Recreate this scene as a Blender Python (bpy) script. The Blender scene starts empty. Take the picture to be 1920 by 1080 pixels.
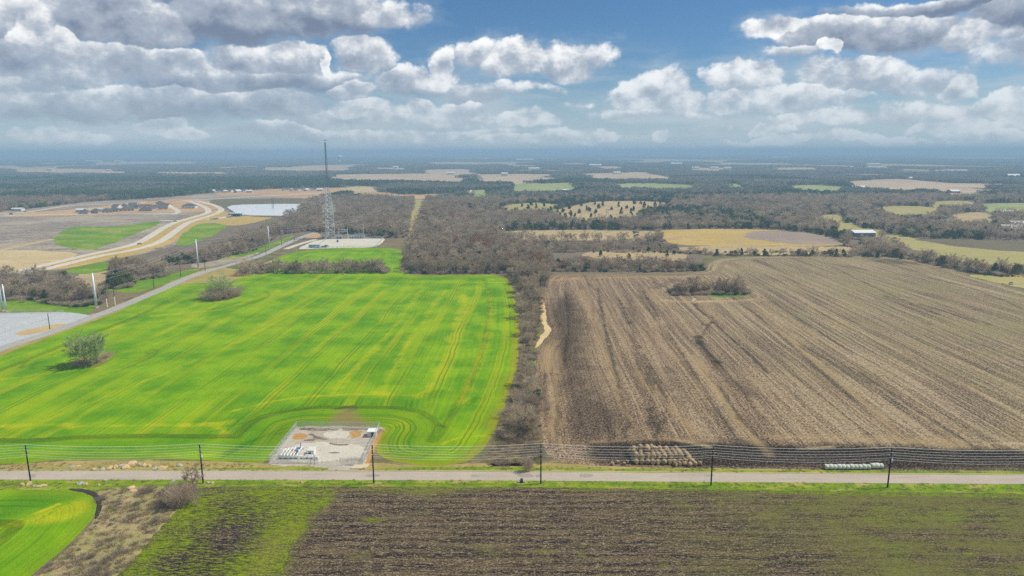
import bpy, math, random
import numpy as np
from mathutils import Vector, Matrix

random.seed(7); RNG = np.random.default_rng(11)
S = bpy.context.scene; COL = S.collection
rad = math.radians

# ------------------------------------------------------------------ camera
CAM_H = 90.0; FPX = 1280.0
TH = math.atan(256/1280.0); ROLL = rad(.18)
FW = np.array([0, math.cos(TH), -math.sin(TH)]); R0 = np.array([1., 0, 0]); U0 = np.array([0, math.sin(TH), math.cos(TH)])
CR = R0*math.cos(ROLL)-U0*math.sin(ROLL); CU = U0*math.cos(ROLL)+R0*math.sin(ROLL)
cam = bpy.data.cameras.new("camera"); cam_ob = bpy.data.objects.new("camera", cam); COL.objects.link(cam_ob)
m = Matrix.Identity(4)
for i in range(3):
    m[i][0] = CR[i]; m[i][1] = CU[i]; m[i][2] = -FW[i]
m[2][3] = CAM_H
cam_ob.matrix_world = m
cam.sensor_width = 36; cam.lens = 24; cam.clip_start = 1; cam.clip_end = 200000
S.camera = cam_ob

# ------------------------------------------------------------------ light and exposure
SUN_EL, SUN_AZ = 52.0, 82.0        # azimuth from the view direction towards the right
sdir = Vector((math.sin(rad(SUN_AZ))*math.cos(rad(SUN_EL)), math.cos(rad(SUN_AZ))*math.cos(rad(SUN_EL)), math.sin(rad(SUN_EL))))
sl = bpy.data.lights.new("sun", 'SUN'); sl.energy = 3.3; sl.angle = rad(5.0); sl.color = (1, .94, .80)
so = bpy.data.objects.new("sun", sl); so.rotation_euler = (-sdir).to_track_quat('-Z', 'Y').to_euler(); so.location = (0, 0, 400); COL.objects.link(so)
S.view_settings.view_transform = 'Standard'; S.view_settings.look = 'None'
S.view_settings.exposure = 0.38; S.view_settings.gamma = 1
S.render.engine = 'CYCLES'
S.cycles.max_bounces = 4; S.cycles.diffuse_bounces = 2; S.cycles.glossy_bounces = 2; S.cycles.transparent_max_bounces = 6
S.cycles.volume_bounces = 0; S.cycles.use_denoising = False; S.cycles.caustics_reflective = False; S.cycles.caustics_refractive = False

def G(x, y, z=0.0):
    d = FW*FPX+(x-960)*CR-(y-540)*CU
    t = (z-CAM_H)/d[2]
    return (d[0]*t, d[1]*t)
def proj(X, Y, Z=0.0):
    X = np.asarray(X, float); Y = np.asarray(Y, float); Z = np.asarray(Z, float)-CAM_H
    dd = X*FW[0]+Y*FW[1]+Z*FW[2]; dd = np.where(dd < 1, 1, dd)
    return 960+FPX*(X*CR[0]+Y*CR[1]+Z*CR[2])/dd, 540-FPX*(X*CU[0]+Y*CU[1]+Z*CU[2])/dd
def hgt(px, py, top):           # height of an upright that stands at (px,py) and ends at row top
    X, Y = G(px, py); a, b = 0., 400.
    for _ in range(40):
        c = (a+b)/2
        if proj(X, Y, c)[1] > top: a = c
        else: b = c
    return a
def ppm(px, py):
    X, Y = G(px, py); return FPX/(Y*FW[1]-CAM_H*FW[2])

# ------------------------------------------------------------------ node helper
class NT:
    def __init__(s, tree): s.t = tree; s.n = tree.nodes; s.l = tree.links
    def new(s, ty, **kw):
        n = s.n.new(ty)
        for k, v in kw.items(): setattr(n, k, v)
        return n
    def put(s, sock, v):
        if v is None: return
        if isinstance(v, bpy.types.NodeSocket): s.l.new(v, sock)
        else:
            try: sock.default_value = v
            except Exception: sock.default_value = (*v, 1) if len(v) == 3 else v
    def m(s, op, a, b=None, c=None, clamp=False):
        n = s.new('ShaderNodeMath', operation=op, use_clamp=clamp)
        for i, v in enumerate((a, b, c)): s.put(n.inputs[i], v)
        return n.outputs[0]
    def vm(s, op, a, b=None, c=None):
        n = s.new('ShaderNodeVectorMath', operation=op)
        for i, v in enumerate((a, b, c)): s.put(n.inputs[i], v)
        return n.outputs['Value'] if op in ('LENGTH', 'DOT_PRODUCT', 'DISTANCE') else n.outputs[0]
    def noise(s, vec, scale, detail=3, rough=.55, dist=0.0, color=False, dim='3D'):
        n = s.new('ShaderNodeTexNoise', noise_dimensions=dim); s.put(n.inputs['Vector'], vec); s.put(n.inputs['Scale'], scale)
        n.inputs['Detail'].default_value = detail; n.inputs['Roughness'].default_value = rough; n.inputs['Distortion'].default_value = dist
        return n.outputs['Color'] if color else n.outputs[0]
    def vor(s, vec, scale, dim='2D'):
        n = s.new('ShaderNodeTexVoronoi', voronoi_dimensions=dim); s.put(n.inputs['Vector'], vec); s.put(n.inputs['Scale'], scale); return n.outputs['Distance']
    def sm(s, x, a, b, lo=0.0, hi=1.0):
        n = s.new('ShaderNodeMapRange', interpolation_type='SMOOTHSTEP')
        for i, v in enumerate((x, a, b, lo, hi)): s.put(n.inputs[i], v)
        return n.outputs[0]
    def mix(s, f, a, b, mode='MIX'):
        n = s.new('ShaderNodeMix', data_type='RGBA', blend_type=mode)
        s.put(n.inputs[0], f); s.put(n.inputs[6], a if isinstance(a, bpy.types.NodeSocket) else (*a[:3], 1)); s.put(n.inputs[7], b if isinstance(b, bpy.types.NodeSocket) else (*b[:3], 1))
        return n.outputs[2]
    def mf(s, f, a, b):
        n = s.new('ShaderNodeMix', data_type='FLOAT'); s.put(n.inputs[0], f); s.put(n.inputs[2], a); s.put(n.inputs[3], b); return n.outputs[0]
    def xyz(s, x, y, z=0.0):
        n = s.new('ShaderNodeCombineXYZ')
        for i, v in enumerate((x, y, z)): s.put(n.inputs[i], v)
        return n.outputs[0]
    def sep(s, v):
        n = s.new('ShaderNodeSeparateXYZ'); s.put(n.inputs[0], v); return n.outputs
    def attr(s, name):
        n = s.new('ShaderNodeAttribute', attribute_name=name); return n.outputs['Fac']
    def obj(s): return s.new('ShaderNodeTexCoord').outputs['Object']

def C(h):       # sRGB hex -> linear
    v = [int(h[i:i+2], 16)/255 for i in (0, 2, 4)]
    return tuple(x/12.92 if x <= .04045 else ((x+.055)/1.055)**2.4 for x in v)
def K(h, k=1.0): return tuple(x*k for x in C(h))

def newmat(name):
    mt = bpy.data.materials.new(name); mt.use_nodes = True
    nt = NT(mt.node_tree); b = mt.node_tree.nodes['Principled BSDF']
    b.inputs['Specular IOR Level'].default_value = .15; b.inputs['Roughness'].default_value = .9
    return mt, nt, b
def simple(name, col, rough=.8, metal=0.0, var=.12, scale=1.0, spec=.2, bump=0.0):
    mt, nt, b = newmat(name)
    f = nt.noise(nt.obj(), scale, 4, .6)
    c = nt.mix(f, tuple(x*(1-var) for x in col), tuple(min(1, x*(1+var)) for x in col))
    nt.put(b.inputs['Base Color'], c); b.inputs['Roughness'].default_value = rough; b.inputs['Metallic'].default_value = metal
    b.inputs['Specular IOR Level'].default_value = spec
    if bump:
        bp = nt.new('ShaderNodeBump'); bp.inputs['Strength'].default_value = bump; bp.inputs['Distance'].default_value = .1
        nt.put(bp.inputs['Height'], f); nt.put(b.inputs['Normal'], bp.outputs[0])
    return mt

# ------------------------------------------------------------------ object helpers
def tag(o, label=None, cat=None, group=None, kind=None):
    if label: o['label'] = label
    if cat: o['category'] = cat
    if group: o['group'] = group
    if kind: o['kind'] = kind
    return o
def empty(name, loc, label, cat, group=None, rz=0.0):
    o = bpy.data.objects.new(name, None); o.empty_display_size = .5; o.location = loc; o.rotation_euler = (0, 0, rz); COL.objects.link(o)
    return tag(o, label, cat, group)
def mesh_ob(name, V, Fc, mats, parent=None, loc=(0, 0, 0), mi=None, smooth=False, link=True):
    me = bpy.data.meshes.new(name); me.from_pydata([tuple(map(float, v)) for v in V] if not isinstance(V, np.ndarray) else V.tolist(), [], Fc if isinstance(Fc, list) else Fc.tolist())
    for mt in (mats if isinstance(mats, (list, tuple)) else [mats]): me.materials.append(mt)
    if mi is not None: me.polygons.foreach_set('material_index', np.asarray(mi, dtype=np.int32))
    if smooth: me.polygons.foreach_set('use_smooth', [True]*len(me.polygons))
    me.update()
    o = bpy.data.objects.new(name, me); o.location = loc
    if link: COL.objects.link(o)
    if parent is not None: o.parent = parent
    return o
class MB:
    def __init__(s): s.v = []; s.f = []
    def box(s, cx, cy, z0, sx, sy, sz, rz=0.0, tx=1.0, ty=1.0):
        b = len(s.v); c, n = math.cos(rz), math.sin(rz)
        for k, (z, fx, fy) in enumerate(((z0, 1, 1), (z0+sz, tx, ty))):
            for x, y in ((-1, -1), (1, -1), (1, 1), (-1, 1)):
                x *= sx/2*fx; y *= sy/2*fy
                s.v.append((cx+x*c-y*n, cy+x*n+y*c, z))
        s.f += [(b+3, b+2, b+1, b), (b+4, b+5, b+6, b+7)]+[(b+i, b+(i+1) % 4, b+4+(i+1) % 4, b+4+i) for i in range(4)]
        return s
    def tube(s, pts, r, n=6, cap=True):
        pts = [Vector(p) for p in pts]; rs = r if isinstance(r, (list, tuple)) else [r]*len(pts); b = len(s.v)
        for i, p in enumerate(pts):
            t = (pts[min(i+1, len(pts)-1)]-pts[max(i-1, 0)])
            if t.length < 1e-6: t = Vector((0, 0, 1))
            t.normalize(); a = t.cross(Vector((0, 0, 1)) if abs(t.z) < .9 else Vector((1, 0, 0))).normalized(); c = t.cross(a)
            for k in range(n):
                an = 2*math.pi*k/n; s.v.append(tuple(p+a*math.cos(an)*rs[i]+c*math.sin(an)*rs[i]))
        for i in range(len(pts)-1):
            for k in range(n):
                s.f.append((b+i*n+k, b+i*n+(k+1) % n, b+(i+1)*n+(k+1) % n, b+(i+1)*n+k))
        if cap: s.f.append(tuple(b+k for k in range(n))[::-1]); s.f.append(tuple(b+(len(pts)-1)*n+k for k in range(n)))
        return s
    def poly(s, pts): b = len(s.v); s.v += [tuple(p) for p in pts]; s.f.append(tuple(range(b, len(s.v)))); return s
    def build(s, name, mat, parent=None, loc=(0, 0, 0), smooth=False, link=True): return mesh_ob(name, s.v, s.f, mat, parent, loc, smooth=smooth, link=link)
def copy_tree(o, parent=None):
    c = o.copy(); COL.objects.link(c)
    if parent is not None: c.parent = parent
    for ch in list(o.children): copy_tree(ch, c)
    return c
# ------------------------------------------------------------------ sky: Nishita air with a field of cumulus, all as functions of direction
W = bpy.data.worlds.new("World"); S.world = W; W.use_nodes = True
nt = NT(W.node_tree); bg = W.node_tree.nodes['Background']
sky = nt.new('ShaderNodeTexSky'); sky.sky_type = 'NISHITA'; sky.sun_disc = False
sky.sun_elevation = rad(SUN_EL); sky.sun_rotation = rad(SUN_AZ); sky.altitude = 200; sky.air_density = 1.0; sky.dust_density = 0.3; sky.ozone_density = 2.0
D = nt.new('ShaderNodeTexCoord').outputs['Generated']
D = nt.vm('NORMALIZE', D); dx, dy, dz = nt.sep(D)
az = nt.m('MULTIPLY', nt.m('ARCTAN2', dx, dy), 57.2958/10); el = nt.m('MULTIPLY', nt.m('ARCSINE', dz), 57.2958/10)
P = nt.xyz(az, el, 0.0)
# a slight domain warp breaks up the outlines
wv = nt.vm('SUBTRACT', nt.noise(P, 1.3, 5, .6, color=True, dim='2D'), (.5, .5, .5))
Q = nt.vm('MULTIPLY_ADD', wv, (.60, .26, 0), P)
def px2az(px, py):
    d = FW*FPX+(px-960)*CR-(py-540)*CU; d = d/np.linalg.norm(d)
    return math.degrees(math.atan2(d[0], d[1]))/10, math.degrees(math.asin(d[2]))/10
# cx, cy, rx, r_up, r_down, thickness(0..1), base darkness (0..1)
CL = [
 (250,45,120,60,40,1,.8),(430,30,150,60,62,1,1),(600,32,150,55,50,1,.95),(715,40,70,30,25,.55,.5),(180,10,120,60,60,.9,.8),
 (40,60,38,42,40,1,.2),(110,68,30,28,30,1,.2),(70,118,110,55,34,1,.7),(200,118,140,45,34,1,.6),(330,130,130,40,30,.9,.7),
 (500,112,120,36,40,1,.6),(430,150,220,30,28,.9,.9),(690,108,56,40,32,1,.55),(612,126,16,24,18,1,0),(560,150,120,25,24,.8,.9),
 (120,196,130,34,34,.8,.9),(300,196,190,40,46,.9,.95),(500,198,170,36,40,.85,.9),(650,170,60,20,22,.9,.3),(660,208,70,28,16,1,.3),
 (280,240,70,22,16,.85,.3),(345,256,60,12,12,.8,.1),(120,252,70,16,14,.45,.3),(520,250,150,16,20,.6,.8),(600,215,150,24,24,.6,.8),
 (900,100,46,30,30,1,.4),(960,118,60,42,26,1,.4),(1060,118,88,42,30,1,.5),(840,140,36,44,42,1,.2),(770,160,70,30,34,.7,.6),(880,175,90,20,18,.5,.8),
 (800,212,50,22,30,1,.3),(870,222,90,30,28,1,.45),(1000,222,55,20,18,1,.3),(720,215,50,28,18,.6,.6),(760,250,220,14,16,.5,.4),
 (1235,178,60,46,30,1,.25),(1190,190,50,26,18,1,.3),(1280,194,44,22,16,1,.3),(1125,256,42,12,8,.9,.1),(1240,252,26,14,10,.85,.1),(1060,258,60,14,8,.6,.2),(960,262,70,10,10,.6,.2),
 (1395,148,70,26,18,.95,.3),(1370,190,46,24,18,.95,.2),(1490,188,110,30,22,.9,.4),(1440,246,28,18,12,.8,.1),(1500,105,60,12,12,.35,.3),
 (1480,58,60,20,20,.9,.2),(1560,66,90,30,30,1,.75),(1680,60,140,46,36,1,.8),(1830,62,70,34,24,1,.6),(1545,92,18,15,12,1,0),
 (1600,145,100,38,28,1,.5),(1700,155,80,30,20,.8,.6),(1765,160,42,22,18,.95,.2),(1690,215,160,24,18,.5,.4),(1560,222,120,16,14,.5,.3),
 (1780,4,190,14,18,.9,1),(1905,28,60,34,36,.9,.9),(1780,232,52,26,22,.85,.1),(1900,196,54,24,24,.9,.2),(1840,258,60,14,10,.7,.1),(1650,262,90,12,8,.5,.1),(1460,266,90,10,8,.5,.1),
 (1210,215,120,10,8,.35,.5),(990,165,60,12,10,.35,.5),(1080,195,30,8,6,.3,.3),
 (-60,40,120,60,40,1,.8),(-120,150,180,70,40,1,.7),(2020,90,120,60,40,.9,.7),(2050,210,120,40,30,.9,.4),(200,-60,260,60,50,1,.9),(900,-120,160,60,40,1,.6),(1500,-90,220,60,40,1,.8)]
best = None
Q0 = Q
for ci, (cx, cy, rx, ru, rd, th, dk) in enumerate(CL):
    if ci % 8 == 7: Q = nt.vm('MULTIPLY_ADD', best, (0, 0, 0), Q0)      # keeps the shader's evaluation in order
    a, e = px2az(cx, cy); s = 10*rad(1)*FPX
    sx, su, sd = s/rx, s/ru, s/rd
    v = nt.vm('MULTIPLY_ADD', Q, (sx, su, 0), (-a*sx, -e*su, 0))
    v2 = nt.vm('MAXIMUM', v, nt.vm('MULTIPLY', v, (-1, -sd/su, 0)))
    d = nt.vm('LENGTH', v2)
    dd = nt.m('MULTIPLY_ADD', d, -th, th) if th < 1 else nt.m('SUBTRACT', 1.0, d)      # >0 inside
    y = nt.sep(v)[1]
    lit = nt.m('MULTIPLY_ADD', y, .62*dk, 1-.62*dk) if dk > 0 else 1.0
    if best is None: best, light = dd, lit
    else:
        g = nt.sm(nt.m('SUBTRACT', dd, best), -.10, .10)
        best = nt.m('MAXIMUM', best, dd); light = nt.mf(g, light, lit)
# elsewhere (outside the picture) plain fields of broken cloud
gen = nt.m('MULTIPLY', nt.m('SUBTRACT', nt.noise(P, .8, 5, .6, dim='2D'), .52), 3.0)
side = nt.sm(nt.m('MAXIMUM', nt.m('ABSOLUTE', nt.m('MULTIPLY', az, .2)), nt.m('MULTIPLY', el, .47)), .95, 1.15)
best = nt.mf(side, best, gen)
def puff(p):
    w = nt.vm('MULTIPLY_ADD', nt.noise(p, 5.0, 3, .6, color=True, dim='2D'), (.16, .13, 0), p)
    v1 = nt.m('SUBTRACT', .55, nt.vor(w, 3.2)); v2 = nt.m('SUBTRACT', .5, nt.vor(w, 8.0))
    n = nt.m('SUBTRACT', nt.noise(p, 3.0, 8, .70, dim='2D'), .5)
    return nt.m('ADD', nt.m('ADD', nt.m('MULTIPLY', v1, .42), nt.m('MULTIPLY', v2, .20)), nt.m('MULTIPLY', n, .95))
R2 = nt.vm('MULTIPLY', P, (1, 1.35, 1))
fine = puff(R2); fineL = puff(nt.vm('ADD', R2, (.04, .12, 0)))
light = nt.mf(side, light, .8)
dens = nt.m('ADD', best, nt.m('MULTIPLY', fine, .72))
alpha = nt.sm(dens, .0, nt.m('SUBTRACT', .52, nt.m('MULTIPLY', light, .30)))
# relief: where the density falls away towards the sun a billow is lit
rel = nt.m('MULTIPLY', nt.m('SUBTRACT', fine, fineL), .85)
edge = nt.sm(dens, .95, .15)
L = nt.m('ADD', nt.m('ADD', nt.m('MULTIPLY', light, .78), rel), nt.m('MULTIPLY', edge, .10), clamp=True)
ccol = nt.mix(nt.sm(L, .0, .55), (.150, .190, .270), (.315, .36, .43))
ccol = nt.mix(nt.sm(L, .45, 1.0), ccol, (.80, .805, .80))
skyc = nt.vm('MULTIPLY', sky.outputs[0], (.033, .049, .064))
skyc = nt.mix(nt.sm(el, .75, -.05, 0, .85), skyc, (.37, .455, .515))
veil = nt.m('MULTIPLY', nt.sm(nt.noise(nt.vm('MULTIPLY', P, (.55, 3.0, 1)), 2.2, 6, .6, dim='2D'), .40, .66), nt.sm(el, 1.0, .1, 0, .6))
skyc = nt.mix(veil, skyc, (.43, .48, .52))
wisp = nt.sm(nt.m('ADD', best, nt.m('MULTIPLY', nt.m('SUBTRACT', nt.noise(nt.vm('MULTIPLY', P, (.8, 2.0, 1)), 2.4, 7, .68, dim='2D'), .5), 2.2)), -.45, .75, 0, .42)
skyc = nt.mix(wisp, skyc, (.40, .47, .54))
out = nt.mix(nt.m('MULTIPLY', alpha, nt.sm(el, -.02, .85, .30, .96)), skyc, ccol)
nt.put(bg.inputs[0], nt.vm('MULTIPLY', out, (10, 10, 10))); bg.inputs[1].default_value = .1
W.cycles.sampling_method = 'MANUAL'; W.cycles.sample_map_resolution = 512
# ------------------------------------------------------------------ ground sheets
def vnoise(X, Y, sc, seed=0, octv=3):
    out = np.zeros_like(X, dtype=float); a = 1.; tot = 0
    for o in range(octv):
        x = X/sc*(2**o)+seed*17.3+o*5.1; y = Y/sc*(2**o)-seed*9.7+o*3.3
        xi = np.floor(x).astype(np.int64); yi = np.floor(y).astype(np.int64); fx = x-xi; fy = y-yi
        fx = fx*fx*(3-2*fx); fy = fy*fy*(3-2*fy)
        def h(i, j):
            n = (i*374761393+j*668265263+seed*1442695041) & 0xffffffff
            n = ((n ^ (n >> 13))*1274126177) & 0xffffffff
            return ((n ^ (n >> 16)) & 0xffff)/65535.
        out += a*((h(xi, yi)*(1-fx)+h(xi+1, yi)*fx)*(1-fy)+(h(xi, yi+1)*(1-fx)+h(xi+1, yi+1)*fx)*fy); tot += a; a *= .5
    return out/tot-.5
def world_poly(px, closed=True, sub=6):
    P = []; n = len(px)
    for i in range(n if closed else n-1):
        a, b = px[i], px[(i+1) % n]
        for k in range(sub): P.append(G(a[0]+(b[0]-a[0])*k/sub, a[1]+(b[1]-a[1])*k/sub))
    if not closed: P.append(G(*px[-1]))
    return np.array(P)
def smooth_px(px, n=3, closed=False):
    p = np.array(px, float)
    for _ in range(n):
        q = []
        N = len(p)
        for i in range(N if closed else N-1):
            a, b = p[i], p[(i+1) % N]; q += [a*.75+b*.25, a*.25+b*.75]
        p = np.array(([] if closed else [p[0]])+q+([] if closed else [p[-1]]))
    return [tuple(v) for v in p]
def seg_dist(X, Y, P, closed=True):
    A = P; B = np.roll(P, -1, 0) if closed else P[1:]; A = A if closed else P[:-1]
    best = np.full(X.shape, 1e18)
    for (ax, ay), (bx, by) in zip(A, B):
        dx, dy = bx-ax, by-ay; L = dx*dx+dy*dy+1e-9
        t = np.clip(((X-ax)*dx+(Y-ay)*dy)/L, 0, 1)
        d = (X-ax-t*dx)**2+(Y-ay-t*dy)**2
        np.minimum(best, d, out=best)
    return np.sqrt(best)
def inside(X, Y, P):
    c = np.zeros(X.shape, bool); n = len(P); P = np.asarray(P, float)
    for i in range(n):
        x1, y1 = P[i]; x2, y2 = P[(i+1) % n]
        if y1 == y2: continue
        k = ((y1 > Y) != (y2 > Y)) & (X < (x2-x1)*(Y-y1)/(y2-y1)+x1); c ^= k
    return c
def sheet(name, px, step, mat, z, feats=(), edge=1.0, kind='structure', holes=(), label=None, attrs=True, seed=1, sm=2, band=60.):
    """a flat sheet of small quads inside the outline traced in px; feats = (attribute, polyline px, half width m, strength[, 'area'])"""
    P = world_poly(smooth_px(px, sm, True), True, 2)
    x0, y0 = P.min(0)-step; x1, y1 = P.max(0)+step
    xs = np.arange(x0, x1+step, step); ys = np.arange(y0, y1+step, step)
    X, Y = np.meshgrid(xs, ys); sh = X.shape; X = X.ravel(); Y = Y.ravel()
    d = seg_dist(X, Y, P); s = np.where(inside(X, Y, P), d, -d)
    for hpx in holes:
        Hh = world_poly(smooth_px(hpx, 2, True), True, 2); dh = seg_dist(X, Y, Hh); s = np.minimum(s, np.where(inside(X, Y, Hh), -dh, dh))
    s = s+edge*vnoise(X, Y, 1.7 if step < .6 else max(5.0, step*3), seed, 3)*2+(edge*vnoise(X, Y, max(26.0, step*9), seed+3, 3)*5 if step >= 1.6 else 0)
    S2 = s.reshape(sh); gy, gx = np.gradient(S2, step); g2 = gx**2+gy**2+1e-3
    keep = S2 > 0
    cell = keep[:-1, :-1] | keep[1:, :-1] | keep[:-1, 1:] | keep[1:, 1:]
    mvx = np.where(S2 < 0, np.clip(-S2*gx/g2, -step*1.2, step*1.2), 0); mvy = np.where(S2 < 0, np.clip(-S2*gy/g2, -step*1.2, step*1.2), 0)
    VX = X.reshape(sh)+mvx; VY = Y.reshape(sh)+mvy
    jj, ii = np.nonzero(cell); w = sh[1]
    q = np.stack([jj*w+ii, jj*w+ii+1, (jj+1)*w+ii+1, (jj+1)*w+ii], 1)
    used, inv = np.unique(q.ravel(), return_inverse=True); q = inv.reshape(q.shape)
    vx = VX.ravel()[used]; vy = VY.ravel()[used]; vs = np.maximum(s[used], 0)
    me = bpy.data.meshes.new(name); me.vertices.add(len(used)); me.vertices.foreach_set('co', np.stack([vx, vy, np.full(len(used), z)], 1).ravel())
    me.loops.add(q.size); me.loops.foreach_set('vertex_index', q.ravel().astype(np.int32)); me.polygons.add(len(q)); me.polygons.foreach_set('loop_start', np.arange(0, q.size, 4, dtype=np.int32))
    me.update(calc_edges=True)
    me.materials.append(mat)
    if attrs:
        AT = {'sdf': np.minimum(vs, band)}
        for f in feats:
            nm, pl, hw, st = f[:4]
            if nm not in AT: AT[nm] = np.zeros(len(used))
            if len(f) > 4:
                A = world_poly(smooth_px(pl, 2, True), True, 2); dd = seg_dist(vx, vy, A); sd = np.where(inside(vx, vy, A), dd, -dd)+vnoise(vx, vy, 6.0, 3)*hw*1.5
                v = st*np.clip(sd/hw*.5+.5, 0, 1)
            else:
                A = world_poly(smooth_px(pl, 2), False, 2)
                bb = (vx > A[:, 0].min()-hw*2) & (vx < A[:, 0].max()+hw*2) & (vy > A[:, 1].min()-hw*2) & (vy < A[:, 1].max()+hw*2)
                v = np.zeros(len(used)); dd = seg_dist(vx[bb], vy[bb], A, False)+vnoise(vx[bb], vy[bb], 4.0, 9, 3)*hw*1.6+np.abs(vnoise(vx[bb], vy[bb], 22.0, 8, 2))*hw*1.4; v[bb] = st*np.clip(1.6-1.6*dd/hw, 0, 1)
            AT[nm] = np.maximum(AT[nm], v)
        for k, v in AT.items():
            at = me.attributes.new(k, 'FLOAT', 'POINT'); at.data.foreach_set('value', v.astype(np.float32))
    o = bpy.data.objects.new(name, me); COL.objects.link(o); return tag(o, label, None, None, kind)
def strip(name, px, width, mat, z, kind='structure', smooth=3, w2=None, off=0.0):
    """a road-like ribbon along a centreline traced in px, with its width in metres"""
    P = world_poly(smooth_px(px, smooth), False, 2); V = []
    for i in range(len(P)):
        t = P[min(i+1, len(P)-1)]-P[max(i-1, 0)]; t = t/max(1e-6, np.hypot(*t)); n = np.array([-t[1], t[0]])
        w = width if w2 is None else width+(w2-width)*i/(len(P)-1)
        V += [(*(P[i]+n*(off+w/2)), z), (*(P[i]+n*(off-w/2)), z)]
    F_ = [(2*i+1, 2*i+3, 2*i+2, 2*i) for i in range(len(P)-1)]
    return tag(mesh_ob(name, V, F_, mat), kind=kind)

# -- materials of the ground
def mat_ground():
    mt, n, b = newmat('open_ground'); p = n.obj(); x, y, z = n.sep(p)
    big = n.noise(p, .012, 4, .6); mid = n.noise(p, .09, 5, .65); fi = n.noise(p, .9, 4, .7)
    c = n.mix(n.sm(mid, .35, .65), C('6b6148'), C('94855f'))
    c = n.mix(n.sm(big, .45, .62, 0, .75), c, C('66722f'))
    c = n.mix(n.sm(fi, .35, .7, 0, .5), c, C('453c30'))
    # beyond the woods: a far mosaic of winter wood and pasture
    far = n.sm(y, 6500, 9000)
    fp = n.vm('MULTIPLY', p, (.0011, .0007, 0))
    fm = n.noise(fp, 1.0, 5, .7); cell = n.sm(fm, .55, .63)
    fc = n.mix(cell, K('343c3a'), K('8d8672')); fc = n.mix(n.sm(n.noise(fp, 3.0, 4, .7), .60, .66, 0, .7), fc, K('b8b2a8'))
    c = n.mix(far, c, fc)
    n.put(b.inputs['Base Color'], c); return mt
def rowmat(name, fn):
    mt, n, b = newmat(name); c, hgtv = fn(n)
    n.put(b.inputs['Base Color'], c)
    if hgtv is not None:
        b.inputs['Specular IOR Level'].default_value = .03; bp = n.new('ShaderNodeBump'); bp.inputs['Strength'].default_value = 1.0; bp.inputs['Distance'].default_value = .4
        n.put(bp.inputs['Height'], hgtv); n.put(b.inputs['Normal'], bp.outputs[0])
    return mt
def f_wheat(n):
    p = n.obj(); x, y, z = n.sep(p)
    wob = n.m('MULTIPLY', n.m('SUBTRACT', n.noise(p, .02, 2), .5), 5.0)
    u = n.m('ADD', n.m('MULTIPLY_ADD', y, -.035, x), wob)
    s = n.m('ADD', n.attr('sdf'), n.m('MULTIPLY', wob, .2)); hd = n.sm(s, 19, 15)
    uu = n.mf(hd, u, s)
    v2 = n.mf(hd, n.m('MULTIPLY', y, .010), n.m('MULTIPLY', n.m('ADD', x, y), .0045))
    st = n.noise(n.xyz(n.m('MULTIPLY', uu, .075), v2), 1.0, 3, .55)
    fs = n.noise(n.xyz(n.m('MULTIPLY', uu, .75), n.m('MULTIPLY', v2, 2.0)), 1.0, 3, .6)
    blot = n.noise(p, .045, 4, .6); fine = n.noise(p, 1.6, 3, .7)
    c = n.mix(n.sm(blot, .32, .68), K('588f00', .90), K('86ac00', .93))
    yel = n.m('ADD', n.m('MULTIPLY', n.sm(st, .50, .68), .42), n.m('MULTIPLY', n.attr('yel'), n.sm(n.m('ADD', n.noise(p, .12, 4, .7), n.m('MULTIPLY', fs, .5)), .58, .90, .15, .9)), clamp=True)
    c = n.mix(yel, c, K('a9b400', .97))
    c = n.mix(n.m('MULTIPLY', n.m('MULTIPLY', n.attr('yel'), n.attr('yel')), n.sm(fine, .3, .7, .2, .75)), c, K('d0b61a'))
    c = n.mix(n.m('MULTIPLY', n.attr('drk'), n.sm(fs, .34, .60, 1., .25)), c, K('3f7c00', .85))
    # seed-drill and wheel tracks
    fr = n.m('FRACT', n.m('DIVIDE', uu, 15.2)); d1 = n.m('ABSOLUTE', n.m('SUBTRACT', n.m('ABSOLUTE', n.m('SUBTRACT', fr, .5)), .062))
    yt = n.m('MULTIPLY', n.sm(d1, .10, .05), n.sm(n.noise(n.xyz(n.m('MULTIPLY', uu, .04), n.m('MULTIPLY', v2, .9)), 1.0, 2), .42, .60, 0, .48))
    c = n.mix(yt, c, K('b3b40c', .95))
    tr = n.m('MULTIPLY', n.sm(d1, .030, .010), n.sm(n.noise(n.xyz(n.m('MULTIPLY', uu, .05), n.m('MULTIPLY', v2, 1.2)), 1.0, 2), .40, .58, 0, .55))
    c = n.mix(tr, c, K('3f6f06', .7))
    c = n.mix(n.sm(fs, .50, .78, 0, .32), c, K('4a7d04', .75)); c = n.mix(n.sm(fine, .45, .8, 0, .3), c, K('8fbf10'))
    c = n.mix(n.m('MULTIPLY', n.attr('trk'), n.sm(fine, .2, .7, 1, .4)), c, K('356107', .62))
    e = n.sm(n.m('ADD', n.attr('sdf'), n.m('MULTIPLY', n.m('SUBTRACT', blot, .5), 12)), 6.0, .0, 0, 1)
    c = n.mix(n.m('MULTIPLY', e, n.sm(x, -90, -20, .25, .85)), c, K('9c9a20', .8))
    c = n.mix(n.m('MULTIPLY', n.attr('soil'), n.sm(fine, .25, .6, .3, 1)), c, K('8d7350'))
    return c, n.m('ADD', fs, n.m('MULTIPLY', fine, .6))
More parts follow.
